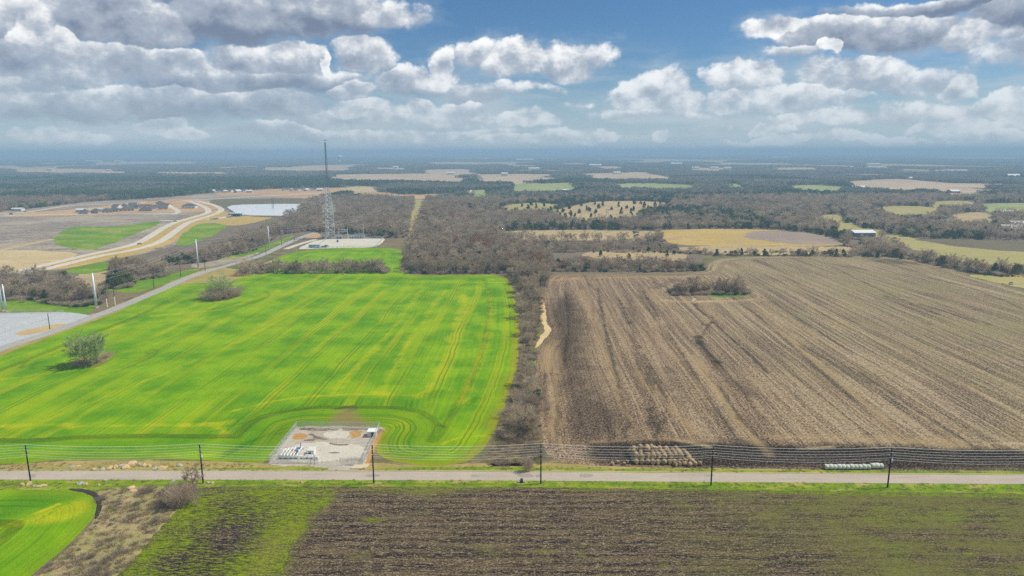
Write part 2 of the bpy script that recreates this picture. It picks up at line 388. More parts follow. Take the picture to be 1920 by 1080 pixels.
def f_plough(n):
    p = n.obj(); x, y, z = n.sep(p)
    wob = n.m('MULTIPLY', n.m('SUBTRACT', n.noise(p, .010, 2), .5), 6.0)
    bend = n.sm(x, 130, 330, 0, 34)
    u = n.m('ADD', n.m('ADD', n.m('MULTIPLY_ADD', y, -.02, x), wob), n.m('MULTIPLY', bend, n.m('DIVIDE', y, 300)))
    s = n.m('ADD', n.attr('sdf'), n.m('MULTIPLY', wob, .3)); hd = n.sm(s, 15, 11)
    uu = n.mf(hd, u, s); vv = n.mf(hd, y, n.m('ADD', x, y))
    def st(ku, kv, det=3, r=.6): return n.noise(n.xyz(n.m('MULTIPLY', uu, ku), n.m('MULTIPLY', vv, kv)), 1.0, det, r)
    wide = st(.10, .008, 3, .6); midn = st(.42, .006, 3, .7); fi = st(1.7, .02, 3, .7)
    blot = n.noise(p, .028, 4, .6); gr = n.noise(p, 1.5, 4, .75)
    c = n.mix(n.sm(n.m('ADD', n.m('MULTIPLY', wide, .6), n.m('MULTIPLY', blot, .4)), .40, .60), K('604a3a', .74), K('b09270', .88))
    c = n.mix(n.sm(midn, .46, .60, 0, .9), c, K('bfa987', .95)); c = n.mix(n.m('MULTIPLY', n.sm(x, 20, 200, .25, 1), n.sm(st(.8, .010), .52, .60, 0, .6)), c, K('b3a874', .95))
    c = n.mix(n.sm(n.m('ADD', n.m('MULTIPLY', fi, .6), n.m('MULTIPLY', midn, .4)), .49, .42, 0, .88), c, K('3e332d', .5)); c = n.mix(n.sm(st(.62, .007, 3, .75), .62, .68, 0, .75), c, K('d6c09c', .9)); c = n.mix(n.sm(st(.66, .006, 3, .75), .385, .34, 0, .85), c, K('2e2724', .6))
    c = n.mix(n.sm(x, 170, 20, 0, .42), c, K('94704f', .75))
    c = n.mix(n.sm(gr, .46, .62, 0, .8), c, K('cdb798', .9)); c = n.mix(n.sm(gr, .50, .38, 0, .85), c, K('3d322d', .5)); c = n.mix(n.sm(n.noise(p, .5, 3, .7), .52, .40, 0, .35), c, K('4a3d35', .6))
    c = n.mix(n.m('MULTIPLY', n.sm(x, 60, 260), n.sm(blot, .40, .6, 0, .32)), c, K('8a8a52', .8))
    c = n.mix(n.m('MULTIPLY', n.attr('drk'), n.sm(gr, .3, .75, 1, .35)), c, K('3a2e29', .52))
    c = n.mix(n.m('MULTIPLY', n.attr('yel'), n.sm(fi, .3, .7, .5, 1)), c, K('b79c70', .9))
    c = n.mix(n.m('MULTIPLY', n.attr('trk'), n.sm(gr, .36, .70, 1, .45), clamp=True), c, K('241e1d', .45))
    c = n.mix(n.m('MULTIPLY', n.attr('soil'), n.sm(gr, .25, .6, .2, 1)), c, K('cdb78d'))
    c = n.mix(n.attr('grn'), c, K('5f8f14', .8))
    return c, n.m('ADD', n.m('MULTIPLY', fi, .8), gr)
def f_fore(n):
    p = n.obj(); x, y, z = n.sep(p)
    wob = n.m('MULTIPLY', n.m('SUBTRACT', n.noise(p, .05, 3), .5), 2.2)
    u = n.m('ADD', n.m('MULTIPLY_ADD', x, .010, y), wob)
    def st(ku, kv, det=4, r=.65): return n.noise(n.xyz(n.m('MULTIPLY', x, kv), n.m('MULTIPLY', u, ku)), 1.0, det, r)
    wide = n.m('ADD', n.m('MULTIPLY', st(.55, .06), .87), n.m('MULTIPLY', n.m('MULTIPLY_ADD', n.m('SINE', n.m('MULTIPLY', u, 2.1)), .5, .5), .13)); fi = st(1.9, .45); gr = n.noise(n.vm('MULTIPLY', p, (.7, 1, 1)), 2.6, 5, .8); blot = n.noise(n.vm('MULTIPLY', p, (.5, 1, 1)), .11, 4, .62)
    c = n.mix(n.sm(wide, .38, .62), K('46363a', .70), K('927a5c', .76))
    c = n.mix(n.sm(n.m('ADD', n.m('MULTIPLY', fi, .45), n.m('MULTIPLY', gr, .55)), .51, .58, 0, .9), c, K('bfae8c', .85))
    c = n.mix(n.sm(gr, .51, .40, 0, .95), c, K('2a2128', .45)); c = n.mix(n.sm(st(1.1, .02, 4, .75), .40, .33, 0, .8), c, K('2c2329', .5)); c = n.mix(n.sm(st(1.3, .03, 4, .75), .60, .67, 0, .65), c, K('a8977a', .85))
    g = n.m('ADD', n.m('MULTIPLY', n.attr('grn'), n.sm(n.m('ADD', n.m('MULTIPLY', gr, .5), n.m('MULTIPLY', blot, .5)), .36, .60, .45, 1.25)), n.m('MULTIPLY', n.sm(blot, .57, .70), .5), clamp=True)
    g2 = n.m('ADD', g, n.m('MULTIPLY', n.m('MULTIPLY', n.sm(x, 15, 95, .06, 1), n.sm(n.m('ADD', n.m('MULTIPLY', blot, .6), n.m('MULTIPLY', gr, .4)), .40, .57)), .92), clamp=True)
    gc = n.mix(n.sm(n.m('ADD', n.m('MULTIPLY', gr, .5), n.m('MULTIPLY', fi, .5)), .4, .6), K('5a7a0a', .85), K('a3b310', .9))
    gc = n.mix(n.sm(x, -10, 90, 0, .45), gc, K('7f9432', .95)); gc = n.mix(n.m('SUBTRACT', 1.0, n.sm(n.attr('grn'), .3, .9)), gc, K('8c8a48', .85))
    g2 = n.m('MULTIPLY', g2, n.m('SUBTRACT', 1.0, n.m('MULTIPLY', n.attr('drk'), n.sm(n.m('ADD', n.m('MULTIPLY', fi, .5), n.m('MULTIPLY', blot, .5)), .42, .58, 1.0, .0))))
    c = n.mix(n.m('MULTIPLY', g2, n.sm(fi, .35, .6, .55, 1)), c, gc)
    c = n.mix(n.m('MULTIPLY', n.m('MULTIPLY', n.attr('drk'), n.sm(fi, .36, .62, 1, .2)), n.sm(gr, .38, .66, 1, .3), clamp=True), c, K('3d3234', .66))
    c = n.mix(n.m('MULTIPLY', n.attr('yel'), n.sm(gr, .3, .6, .3, 1)), c, K('a8a04c', .9))
    return c, n.m('ADD', fi, n.m('MULTIPLY', gr, 1.6))
def grassy(name, cols, scales=(.05, .5, 3.0), streak=None, bump=True):
    mt, n, b = newmat(name); p = n.obj()
    q = n.vm('MULTIPLY', p, streak) if streak else p
    a_ = n.noise(p, scales[0], 4, .6); c_ = n.noise(q, scales[1], 4, .65); d_ = n.noise(p, scales[2], 4, .75)
    c = n.mix(n.sm(n.m('ADD', n.m('MULTIPLY', a_, .5), n.m('MULTIPLY', c_, .5)), .42, .58), C(cols[0]), C(cols[1]))
    c = n.mix(n.sm(c_, .52, .66, 0, .9), c, C(cols[2])); c = n.mix(n.sm(d_, .42, .68, 0, .6), c, C(cols[3]))
    n.put(b.inputs['Base Color'], c)
    if bump:
        bp = n.new('ShaderNodeBump'); bp.inputs['Strength'].default_value = .6; bp.inputs['Distance'].default_value = .3
        n.put(bp.inputs['Height'], d_); n.put(b.inputs['Normal'], bp.outputs[0])
    return mt
M = {}
M['wheat'] = rowmat('young_wheat', f_wheat); M['plough'] = rowmat('tilled_earth', f_plough); M['fore'] = rowmat('tilled_weedy_earth', f_fore)
M['ground'] = mat_ground()
M['verge'] = grassy('verge_grass', ('6d8a10', '8fa01a', 'b3a35a', '55700c'), (.06, .35, 2.5), (.35, 1, 1))
M['dryverge'] = grassy('dry_verge', ('a08a55', 'b89f68', '8a7a4a', '7d8c2c'), (.08, .5, 2.5), (.4, 1, 1))
M['scrub'] = grassy('rough_scrub', ('8c8650', 'a8966e', '7b6c52', 'bfae84'), (.12, .5, 2.4))
M['bank'] = grassy('hedge_bank', ('6e5f4a', '7f7050', '5a4d3e', '9a8a5c'), (.05, .3, 2.0))
M['litter'] = grassy('wood_floor', ('6e6354', '7b6e5a', '5f5547', '8a7c66'), (.03, .2, 1.0), None, False)
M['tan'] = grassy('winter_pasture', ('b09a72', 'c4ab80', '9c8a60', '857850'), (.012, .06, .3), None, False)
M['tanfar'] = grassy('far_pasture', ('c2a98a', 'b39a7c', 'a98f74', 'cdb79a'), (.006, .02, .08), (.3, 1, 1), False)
M['gold'] = grassy('golden_stubble', ('b89e50', 'c6a85c', 'a8906c', '947f60'), (.012, .05, .3), (.4, 1, 1), False)
M['plum'] = grassy('bare_brown_field', ('8f7c70', 'a08c7c', '7f6c62', 'a89884'), (.012, .05, .3), (.4, 1, 1), False)
M['olive'] = grassy('olive_pasture', ('a39a5c', 'b0a066', '98905a', '8b8a50'), (.012, .08, .5), (.5, 1, 1), False)
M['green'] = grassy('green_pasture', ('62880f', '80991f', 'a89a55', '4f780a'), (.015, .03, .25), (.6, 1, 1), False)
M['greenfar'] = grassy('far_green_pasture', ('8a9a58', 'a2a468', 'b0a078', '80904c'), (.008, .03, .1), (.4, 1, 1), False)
M['darkfield'] = grassy('dark_field', ('6c6048', '6f6b40', '5d5348', '77705a'), (.01, .05, .3), (.4, 1, 1), False)
M['grey_dirt'] = grassy('graded_dirt', ('7d7269', 'a89a86', '5e554f', 'bfb096'), (.010, .035, .18), (.35, 1, 1), False)
M['fresh_dirt'] = grassy('fresh_dirt', ('c2a074', 'b58a62', 'd6bc92', 'a88c70'), (.012, .06, .3), (.3, 1, 1), False)
M['pale_dirt'] = grassy('pale_dirt', ('c8b488', 'b8a070', 'd8c8a0', 'a08c64'), (.02, .10, .5), (.3, 1, 1), False)
M['gravel'] = grassy('pale_gravel', ('aeb2b6', 'b9bbbc', 'a2a5a6', 'c4c0b6'), (.04, .25, 2.0))
M['pad'] = grassy('compound_gravel', ('b3aa9a', 'c4bcab', '9f8f78', '877a6a'), (.12, .5, 2.2), (.35, 1, 1))
M['subpad'] = grassy('pale_yard_gravel', ('d2ccba', 'c9c2b0', 'dcd8ca', 'b8b0a0'), (.03, .2, 1.0))
M['asphalt'] = grassy('worn_asphalt', ('b5a898', 'bfb2a2', 'ab9f92', 'a4988a'), (.05, .4, 4.0), (.12, 1, 1))
M['patch'] = grassy('patched_asphalt', ('a99d90', '9d9185', 'b3a799', '8f847a'), (.5, 2.0, 6.0), (.3, 1, 1))
M['lane'] = grassy('grey_lane', ('a0a09c', 'acaaa4', '94938f', 'b8b2a6'), (.05, .4, 4.0), (.5, .5, 1))
M['concrete_road'] = grassy('pale_concrete_road', ('d0c6b4', 'c6bcaa', 'bcb2a0', 'dad2c2'), (.02, .2, 1.0))
M['sand'] = grassy('washed_sand', ('d9c08a', 'cbb07c', 'e4d0a0', 'b79c6c'), (.1, .5, 2.0))
mt, n_, b_ = newmat('pond_water'); n_.put(b_.inputs['Base Color'], C('eeeeee')); b_.inputs['Roughness'].default_value = .22; b_.inputs['Specular IOR Level'].default_value = .8  # near-white base colour stands in for bright sky reflected on the pond
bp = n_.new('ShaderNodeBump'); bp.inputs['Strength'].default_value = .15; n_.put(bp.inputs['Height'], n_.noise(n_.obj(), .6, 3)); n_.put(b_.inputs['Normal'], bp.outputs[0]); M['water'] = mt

tag(mesh_ob('ground', [(-50000, -50000, 0), (50000, -50000, 0), (50000, 50000, 0), (-50000, 50000, 0)], [(0, 1, 2, 3)], M['ground']), kind='structure')

# -- the near road and its verges
ROADC = [(-700, 888), (-200, 889.5), (0, 890), (480, 890.2), (960, 891.5), (1440, 895), (1920, 898.2), (2200, 900), (2700, 904)]
sheet('verge', [(-400, 905), (0, 897), (480, 897), (960, 898), (1440, 902), (1920, 906), (2300, 910), (2300, 934), (1920, 928), (1440, 921), (960, 915), (480, 915), (180, 921), (0, 919), (-400, 925)], .6, M['verge'], .008, edge=.6, attrs=False)
sheet('dry_verge', [(-400, 868), (0, 873), (60, 868), (130, 863), (340, 863), (420, 866), (520, 868), (700, 868), (760, 872), (900, 868), (960, 868), (1100, 870), (1440, 876), (1920, 879), (2300, 884), (2300, 896), (1920, 890), (1440, 887), (960, 884), (480, 883.5), (0, 883), (-400, 883)], .6, M['dryverge'], .012, edge=.8, attrs=False)
sheet('verge_grass', [(880, 875), (1000, 878), (1300, 880), (1920, 884), (2300, 888), (2300, 896), (1920, 890), (1440, 887), (960, 884), (700, 884), (700, 877)], .6, M['verge'], .016, edge=.7, attrs=False)
sheet('verge_grass', [(-300, 876), (0, 878), (200, 880), (520, 876), (600, 877), (640, 884), (0, 883.5), (-300, 883)], .6, M['verge'], .016, edge=.7, attrs=False)
strip('road', ROADC, 6.1, M['asphalt'], .03)
strip('road_edge_dust', [(a, b-7.6) for a, b in ROADC], .5, M['dryverge'], .034)
sheet('driveway', [(606, 885), (628, 868), (660, 866), (676, 868), (668, 880), (690, 885)], .5, M['pad'], .026, edge=.3, attrs=False)

for q, (px_, w_, h_) in enumerate([(985, 34, 3), (1097, 26, 3), (1010, 14, 2), (890, 18, 1.5), (1105, 18, 2), (700, 30, 1.5), (1330, 22, 1), (60, 14, 2)]): sheet('asphalt_patch', [(px_-w_/2, 892-h_), (px_+w_*.2, 891-h_), (px_+w_/2, 893-h_*.3), (px_+w_*.3, 892+h_), (px_-w_*.3, 893+h_)], .25, M['patch'], .040+.002*q, edge=.25, attrs=False, seed=q, sm=1)
# -- the young wheat field, left
W_PX = [(-420, 800), (-420, 872), (-100, 872), (30, 870), (110, 862), (340, 861), (420, 864), (500, 868), (512, 856), (553, 806), (560, 799), (718, 799), (722, 806), (702, 832), (712, 858), (760, 870), (830, 875), (880, 866), (908, 843), (925, 812), (941, 775), (960, 720), (972, 680), (976, 620), (970, 565), (958, 530), (943, 515), (860, 515), (750, 517), (752, 490), (757, 467), (700, 464), (620, 466), (560, 471), (524, 480), (500, 500), (490, 513), (455, 518), (430, 531), (400, 530), (345, 531), (292, 551), (237, 576), (212, 589), (150, 611), (90, 633), (0, 667), (-100, 703), (-420, 820)]
wf = [('yel', [(0, 712), (60, 704), (180, 690)], 1.5, .6), ('yel', [(200, 620), (260, 600), (300, 590), (350, 588), (420, 580), (480, 560), (520, 545)], 3.0, .7), ('yel', [(420, 545), (480, 536), (520, 528), (600, 527), (960, 530)], 1.2, .75),
 ('yel', [(0, 800), (60, 797), (130, 796), (160, 799)], 1.6, 1), ('yel', [(20, 820), (80, 790), (260, 720), (480, 628), (620, 545)], 1.3, .55), ('yel', [(130, 800), (260, 797), (380, 797), (430, 795), (440, 785), (400, 800), (425, 805), (415, 822)], 1.8, 1),
 ('yel', [(440, 770), (520, 750), (600, 741), (700, 739), (790, 742)], 1.0, .95), ('yel', [(700, 738), (730, 741)], 2.0, 1), ('yel', [(620, 742), (700, 655), (735, 620), (790, 545)], 1.8, .75), ('yel', [(715, 735), (735, 700), (760, 650), (800, 590), (835, 545)], 2.0, .65),
 ('yel', [(790, 742), (820, 710), (840, 660), (862, 600), (870, 555)], 2.6, .8), ('yel', [(868, 552), (872, 575), (858, 600)], 3.0, .9), ('yel', [(848, 630), (852, 660)], 3.0, .8), ('yel', [(860, 760), (885, 700), (912, 640), (922, 580), (915, 545)], 1.3, .8), ('yel', [(875, 755), (900, 695), (925, 620), (930, 560)], .8, .6),
 ('yel', [(730, 797), (760, 793), (770, 798)], 1.4, 1), ('yel', [(830, 832), (860, 820), (900, 818), (915, 815)], .9, 1), ('yel', [(300, 610), (360, 590), (480, 545)], 1.4, .5), ('yel', [(130, 640), (60, 660), (0, 680)], 1.5, .5),
 ('yel', [(520, 700), (600, 650), (720, 545)], 1.6, .5), ('yel', [(260, 750), (480, 620), (600, 545)], 1.4, .4), ('yel', [(0, 860), (100, 850), (220, 846), (330, 856), (420, 850)], 1.0, .5), ('yel', [(960, 730), (975, 640), (965, 560)], 2.0, .8), ('yel', [(860, 520), (960, 525)], 2., .5),
 ('drk', [(440, 775), (600, 748), (800, 746), (830, 780), (820, 850), (760, 866), (715, 850), (705, 832), (722, 806), (718, 799), (560, 799), (500, 850), (480, 868), (430, 860), (420, 810)], 4.0, .85, 'area'), ('drk', [(0, 806), (130, 806), (260, 804), (400, 806), (400, 850), (200, 845), (0, 848)], 5.0, .45, 'area'), ('drk', [(795, 742), (840, 730), (800, 750)], 3.0, .8),
 ('drk', [(490, 513), (760, 519), (940, 518), (940, 522), (760, 526), (520, 522)], 2.0, .4, 'area'),
 ('trk', [(40, 690), (45, 680), (70, 670), (90, 668)], .7, .7), ('trk', [(60, 692), (58, 684), (90, 676)], .7, .7), ('trk', [(280, 655), (297, 657), (290, 667), (240, 690), (190, 705)], .6, .7), ('trk', [(270, 660), (285, 665), (230, 688)], .6, .5), ('trk', [(495, 545), (508, 552), (490, 562), (450, 575)], .8, .6), ('trk', [(330, 571), (345, 568)], .8, .6),
 ('trk', [(420, 850), (480, 822), (560, 806)], .6, .6), ('trk', [(410, 862), (500, 812), (580, 793), (620, 790)], .5, .7), ('trk', [(430, 800), (520, 778), (640, 766)], .4, .6), ('trk', [(440, 790), (540, 768), (620, 762)], .4, .6), ('trk', [(730, 765), (790, 775), (822, 800)], .5, .6), ('trk', [(740, 770), (800, 785), (815, 815)], .5, .5), ('trk', [(750, 860), (800, 858), (822, 832)], .5, .5), ('trk', [(822, 795), (830, 800)], 1.0, 1),
 ('trk', [(860, 765), (900, 740), (880, 760)], .5, .4),
 ('trk', [(632, 768), (650, 764), (668, 766), (650, 772)], 1.2, 1), ('soil', [(640, 766), (672, 765), (668, 780), (700, 799), (610, 799), (630, 780)], 2.5, .9, 'area'),
 ('soil', [(132, 680), (150, 668), (175, 664), (205, 657), (216, 661), (206, 675), (188, 685), (160, 690), (140, 689)], 1.0, 1, 'area'), ('soil', [(388, 558), (420, 552), (452, 547), (450, 556), (425, 564), (395, 566)], 1.0, 1, 'area')]
wf = [(f[0], f[1], f[2]*1.45, f[3]*.72) if f[0] == 'yel' and len(f) == 4 else (f[0], f[1], f[2]*1.5, f[3]) if f[0] == 'trk' else f for f in wf]
sheet('wheat_field', W_PX, 1.0, M['wheat'], .020, wf, edge=.5)
# -- the ploughed field, right
P_PX = [(1022, 858), (1014, 800), (1008, 740), (1003, 690), (1000, 664), (1014, 645), (1026, 628), (1034, 615), (1024, 600), (1020, 570), (1018, 540), (1030, 517), (1060, 513), (1200, 513), (1312, 511), (1322, 496), (1345, 483), (1500, 479), (1600, 478.5), (1680, 482), (1760, 499), (1830, 519), (1920, 546), (2060, 585), (2700, 760), (2700, 890), (1920, 884), (1440, 880), (1330, 878), (1200, 876), (1080, 872)]
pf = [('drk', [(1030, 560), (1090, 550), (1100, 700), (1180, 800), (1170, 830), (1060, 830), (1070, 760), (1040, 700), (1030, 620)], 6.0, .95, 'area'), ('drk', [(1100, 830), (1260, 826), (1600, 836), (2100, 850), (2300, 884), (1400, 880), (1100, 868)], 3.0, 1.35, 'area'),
 ('drk', [(1305, 625), (1330, 650), (1370, 700), (1420, 745), (1400, 745), (1350, 700), (1310, 650)], 2.0, .9, 'area'), ('drk', [(1110, 810), (1125, 840), (1135, 862)], 4, .9), ('drk', [(1180, 560), (1200, 700), (1215, 780)], 3.0, .4), ('drk', [(1640, 483), (1700, 489), (1740, 500), (1640, 493)], 3, .7, 'area'), ('drk', [(1560, 495), (1620, 505)], 5, .6), ('drk', [(1660, 555), (1760, 580), (1860, 610)], 3, .5), ('drk', [(1230, 540), (1270, 520), (1320, 540)], 6, .5),
 ('drk', [(1500, 650), (1560, 680), (1640, 720)], 5, .4), ('drk', [(1250, 690), (1290, 780)], 3.5, .5), ('drk', [(1360, 760), (1420, 820)], 3.5, .4),
 ('yel', [(1040, 640), (1036, 700), (1040, 800)], 4, .55), ('yel', [(1012, 655), (1040, 640), (1045, 690), (1020, 700)], 3.0, .9, 'area'), ('yel', [(1090, 545), (1130, 650), (1180, 790)], 2.2, .6), ('yel', [(1030, 525), (1150, 520), (1300, 518)], 6, .7), ('yel', [(1230, 565), (1330, 567), (1440, 562)], 5, .7), ('yel', [(1300, 665), (1360, 760), (1440, 850)], 3.2, .7), ('yel', [(1430, 600), (1560, 700), (1700, 830)], 2.5, .6), ('yel', [(1440, 818), (1600, 822), (1800, 830)], 4, .55), ('yel', [(1560, 600), (1660, 640)], 4, .5), ('yel', [(1200, 700), (1300, 810)], 4, .5),
 ('yel', [(1700, 495), (1730, 500)], 5, .7), ('yel', [(1060, 850), (1040, 820), (1030, 790)], 2, .8), ('yel', [(1120, 830), (1240, 820), (1330, 828)], 2, .5),
 ('trk', [(1120, 540), (1126, 570), (1140, 640), (1160, 720), (1175, 785), (1180, 800)], .7, .9), ('trk', [(1060, 545), (1068, 620), (1058, 660), (1060, 680)], .6, .7), ('trk', [(1160, 560), (1185, 620), (1210, 670), (1240, 730), (1248, 745)], 1.0, .9), ('trk', [(1215, 700), (1225, 740), (1230, 790)], 1.4, .8), ('trk', [(1222, 760), (1218, 790), (1235, 805), (1228, 820)], 2.2, 1), ('trk', [(1240, 770), (1250, 785), (1232, 800)], 1.0, .9), ('soil', [(1190, 625), (1196, 640)], .4, .5),
 ('trk', [(1205, 545), (1225, 580), (1270, 650), (1320, 730), (1350, 780), (1385, 825)], .7, .85), ('trk', [(1200, 552), (1250, 640), (1310, 720)], .4, .5), ('trk', [(1300, 565), (1306, 578), (1325, 592), (1335, 596)], 1.0, 1), ('trk', [(1335, 596), (1345, 612), (1390, 650), (1440, 700)], .9, .8), ('trk', [(1335, 604), (1318, 622), (1305, 635), (1320, 655), (1345, 680)], 1.6, 1), ('soil', [(1322, 612), (1312, 628)], .4, .6), ('soil', [(1302, 560), (1298, 568), (1310, 566), (1350, 563)], 1.0, 1),
 ('trk', [(1370, 568), (1400, 575), (1440, 608), (1520, 680), (1600, 750)], .8, .8), ('trk', [(1350, 725), (1370, 760), (1400, 800), (1430, 825)], .8, .9), ('trk', [(1395, 735), (1420, 780), (1450, 815)], .6, .6), ('trk', [(1440, 560), (1520, 612), (1600, 665)], .8, .7), ('trk', [(1470, 545), (1560, 600), (1680, 660), (1800, 730)], .9, .6), ('trk', [(1640, 560), (1700, 590), (1800, 630), (1920, 690)], .9, .5), ('trk', [(1560, 500), (1640, 540), (1760, 590)], 1., .7), ('trk', [(1740, 520), (1840, 545), (1920, 580)], 1.2, .6), ('trk', [(1600, 690), (1700, 760), (1860, 860)], .8, .6),
 ('trk', [(1095, 515), (1105, 535), (1120, 545)], 1, .7), ('trk', [(1200, 520), (1240, 535), (1260, 545)], 1, .7), ('trk', [(1125, 512), (1260, 516), (1340, 514)], 1., .5),
 ('trk', [(1110, 835), (1200, 826), (1300, 832), (1500, 842), (1920, 852)], .8, .9), ('trk', [(1200, 832), (1400, 848), (1700, 858)], .8, .7), ('soil', [(1500, 842), (1560, 838)], .4, .7), ('soil', [(1850, 830), (1920, 833)], .5, .8), ('soil', [(1270, 825), (1330, 838)], .5, .6), ('trk', [(1185, 790), (1160, 818), (1120, 838)], .6, .7), ('trk', [(1022, 700), (1022, 800)], .6, .6), ('trk', [(1045, 760), (1042, 820), (1050, 850)], .8, .6),
 ('soil', [(1240, 562), (1300, 566), (1420, 562), (1425, 553), (1405, 546)], .9, .6), ('grn', [(1325, 550), (1340, 553), (1395, 554), (1412, 549), (1405, 553), (1380, 557), (1330, 557)], 2.0, 1, 'area'), ('grn', [(1311, 505), (1322, 507)], 4, .8), ('grn', [(1250, 552), (1330, 554)], 1.4, .5)]
pf = [(f[0], f[1], max(1.35, f[2]*1.55), f[3]*.85) if f[0] in ('trk', 'soil') else f for f in pf]
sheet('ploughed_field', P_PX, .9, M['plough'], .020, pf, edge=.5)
# -- the foreground field with its weedy bands
F_PX = [(350, 916), (372, 914), (560, 912), (960, 913.5), (1440, 919), (1920, 926), (2400, 934), (2700, 1250), (2200, 1400), (-100, 1400), (100, 1180), (225, 1080), (300, 990), (350, 940)]
ff = [('grn', [(340, 915), (600, 912), (640, 918), (600, 955), (560, 1010), (535, 1080), (500, 1200), (100, 1200), (260, 1020), (330, 950)], 2.0, .95, 'area'), ('grn', [(620, 912), (900, 914), (960, 914), (900, 926), (650, 925)], 1.2, .6, 'area'), ('grn', [(1040, 914), (1440, 919), (1920, 926), (2400, 934), (2400, 944), (1920, 934), (1700, 932), (1440, 926), (1240, 921), (1050, 922)], 1.0, .9, 'area'),
 ('grn', [(1540, 930), (1920, 935), (1950, 1000), (1700, 1010), (1560, 980)], 8, .55, 'area'), ('grn', [(1640, 980), (1700, 1060)], 8, .5), ('grn', [(1340, 942), (1380, 944)], 1.6, .8), ('grn', [(690, 975), (712, 978)], 1.4, .75), ('grn', [(1265, 943), (1300, 948)], 2.5, .45), ('grn', [(820, 1030), (830, 1032)], 1.2, .5), ('grn', [(1060, 938), (1100, 940)], 1.2, .4), ('grn', [(1240, 1058), (1248, 1060)], 1.2, .6), ('grn', [(1088, 1040), (1094, 1042)], 1.5, .7), ('grn', [(1670, 935), (1750, 937)], 2, 1), ('grn', [(1550, 975), (1560, 978)], 2, .9), ('grn', [(1812, 1038), (1820, 1040)], 1.2, .9), ('grn', [(780, 958), (800, 962)], 2, .35),
 ('drk', [(400, 948), (455, 940), (485, 950), (500, 975), (480, 1000), (460, 1030), (440, 1080), (420, 1200), (250, 1200), (280, 1070), (330, 1030), (375, 1000), (390, 970)], 4.5, 1.25, 'area'), ('drk', [(375, 932), (420, 922), (460, 920)], 1.0, .7), ('drk', [(340, 1000), (310, 1040)], 3, .5),
 ('yel', [(530, 1010), (560, 960), (520, 1060), (480, 1080), (450, 1080), (500, 1010)], 3, .45, 'area'), ('yel', [(620, 912), (700, 911), (960, 913)], .8, .6), ('yel', [(0, 0), (1, 1)], .1, 0)]
sheet('tilled_field', F_PX, .5, M['fore'], .024, ff, edge=.5)
sheet('wheat_field', [(-500, 918), (0, 918), (100, 918.5), (150, 922), (176, 931), (183, 948), (175, 972), (140, 1012), (100, 1046), (50, 1085), (-60, 1180), (-500, 1200)], .7, M['wheat'], .028,
      [('drk', [(0, 930), (120, 925), (150, 930), (80, 950), (0, 975), (-100, 990), (-100, 930)], 2.5, .9, 'area'), ('drk', [(0, 1010), (100, 980), (110, 1010), (0, 1080), (-100, 1100)], 3, .5, 'area'), ('yel', [(0, 990), (60, 968), (130, 940), (170, 938), (170, 960), (120, 980)], 1.6, .7, 'area'), ('yel', [(-30, 1000), (20, 982), (110, 945)], .9, 1), ('trk', [(0, 1010), (60, 980), (100, 960)], .3, .6), ('trk', [(0, 0), (1, 1)], .1, 0), ('soil', [(150, 917), (184, 932), (186, 950)], .3, .3)], edge=.3)
sheet('ditch_soil', [(120, 916.5), (160, 916), (185, 926), (193, 942), (188, 962), (180, 974), (176, 972), (183, 948), (176, 931), (150, 922)], .3, simple('ditch_earth', K('4a3d36', .7), scale=2), .032, edge=.3, attrs=False)
sheet('rough_scrub', [(180, 916), (240, 912), (370, 912), (352, 935), (310, 985), (225, 1082), (100, 1200), (-80, 1200), (60, 1082), (110, 1045), (150, 1010), (180, 972), (190, 946)], .6, M['scrub'], .016, edge=.5, attrs=False)
# -- hedge bank and the washed-out sandy channel
sheet('hedge_bank', [(905, 878), (920, 840), (945, 775), (962, 720), (974, 680), (978, 620), (970, 560), (950, 515), (1030, 513), (1022, 540), (1022, 600), (1034, 615), (1008, 650), (1003, 690), (1010, 780), (1020, 870)], .9, M['bank'], .012, edge=.8, attrs=False)
sheet('sand_wash', [(1012, 553), (1018, 556), (1022, 578), (1026, 598), (1024, 606), (1033, 615), (1034, 622), (1026, 632), (1016, 640), (1010, 650), (1003, 655), (1001, 650), (1010, 640), (1013, 630), (1023, 620), (1018, 606), (1012, 600), (1014, 580)], .6, M['sand'], .036, edge=.6, attrs=False)
sheet('green_strip', [(1003, 605), (1012, 603), (1009, 640), (1000, 650), (1003, 680), (998, 700), (993, 690), (996, 640)], .7, M['green'], .030, edge=.8, attrs=False)
# -- left: lane, gravel yard, highway, pond, graded land
def S_(nm, px, mk, z=.01, step=2.0, edge=1.2, **k): return sheet(nm, px, step, M[mk], z, edge=edge, attrs=False, **k)
LANE = [(-500, 850), (-60, 680), (0, 653), (100, 622), (160, 599), (212, 580.5), (260, 561), (310, 540), (345, 523), (385, 509), (430, 497), (470, 486), (500, 475), (534, 458), (560, 447), (578, 440), (592, 436)]
S_('lane_verge', [(-200, 690), (0, 640), (160, 594), (260, 556), (345, 518), (385, 504), (400, 500), (450, 505), (490, 512), (455, 520), (420, 533), (345, 533), (292, 554), (160, 612), (0, 672), (-200, 745)], 'dryverge', .012, 1.0)
strip('lane', LANE, 7.2, M['lane'], .028)
S_('gravel_yard', [(-220, 590), (0, 587), (60, 586), (120, 585), (150, 588), (176, 593), (150, 603), (100, 620), (40, 640), (0, 650), (-220, 725)], 'gravel', .018, 1.0, .6)
S_('dirt_patch', [(20, 625), (80, 611), (128, 604), (120, 612), (90, 621), (40, 631)], 'pale_dirt', .022, .8, .8)
S_('green_verge', [(-100, 563), (0, 564), (60, 562), (110, 568), (140, 573), (175, 567), (182, 575), (165, 590), (120, 584), (0, 585.5), (-100, 586)], 'green', .010, 1.0)
S_('green_verge', [(190, 541), (255, 525), (317, 515), (367, 503), (378, 506), (345, 518), (289, 540), (258, 549), (215, 547)], 'green', .016, 1.0)
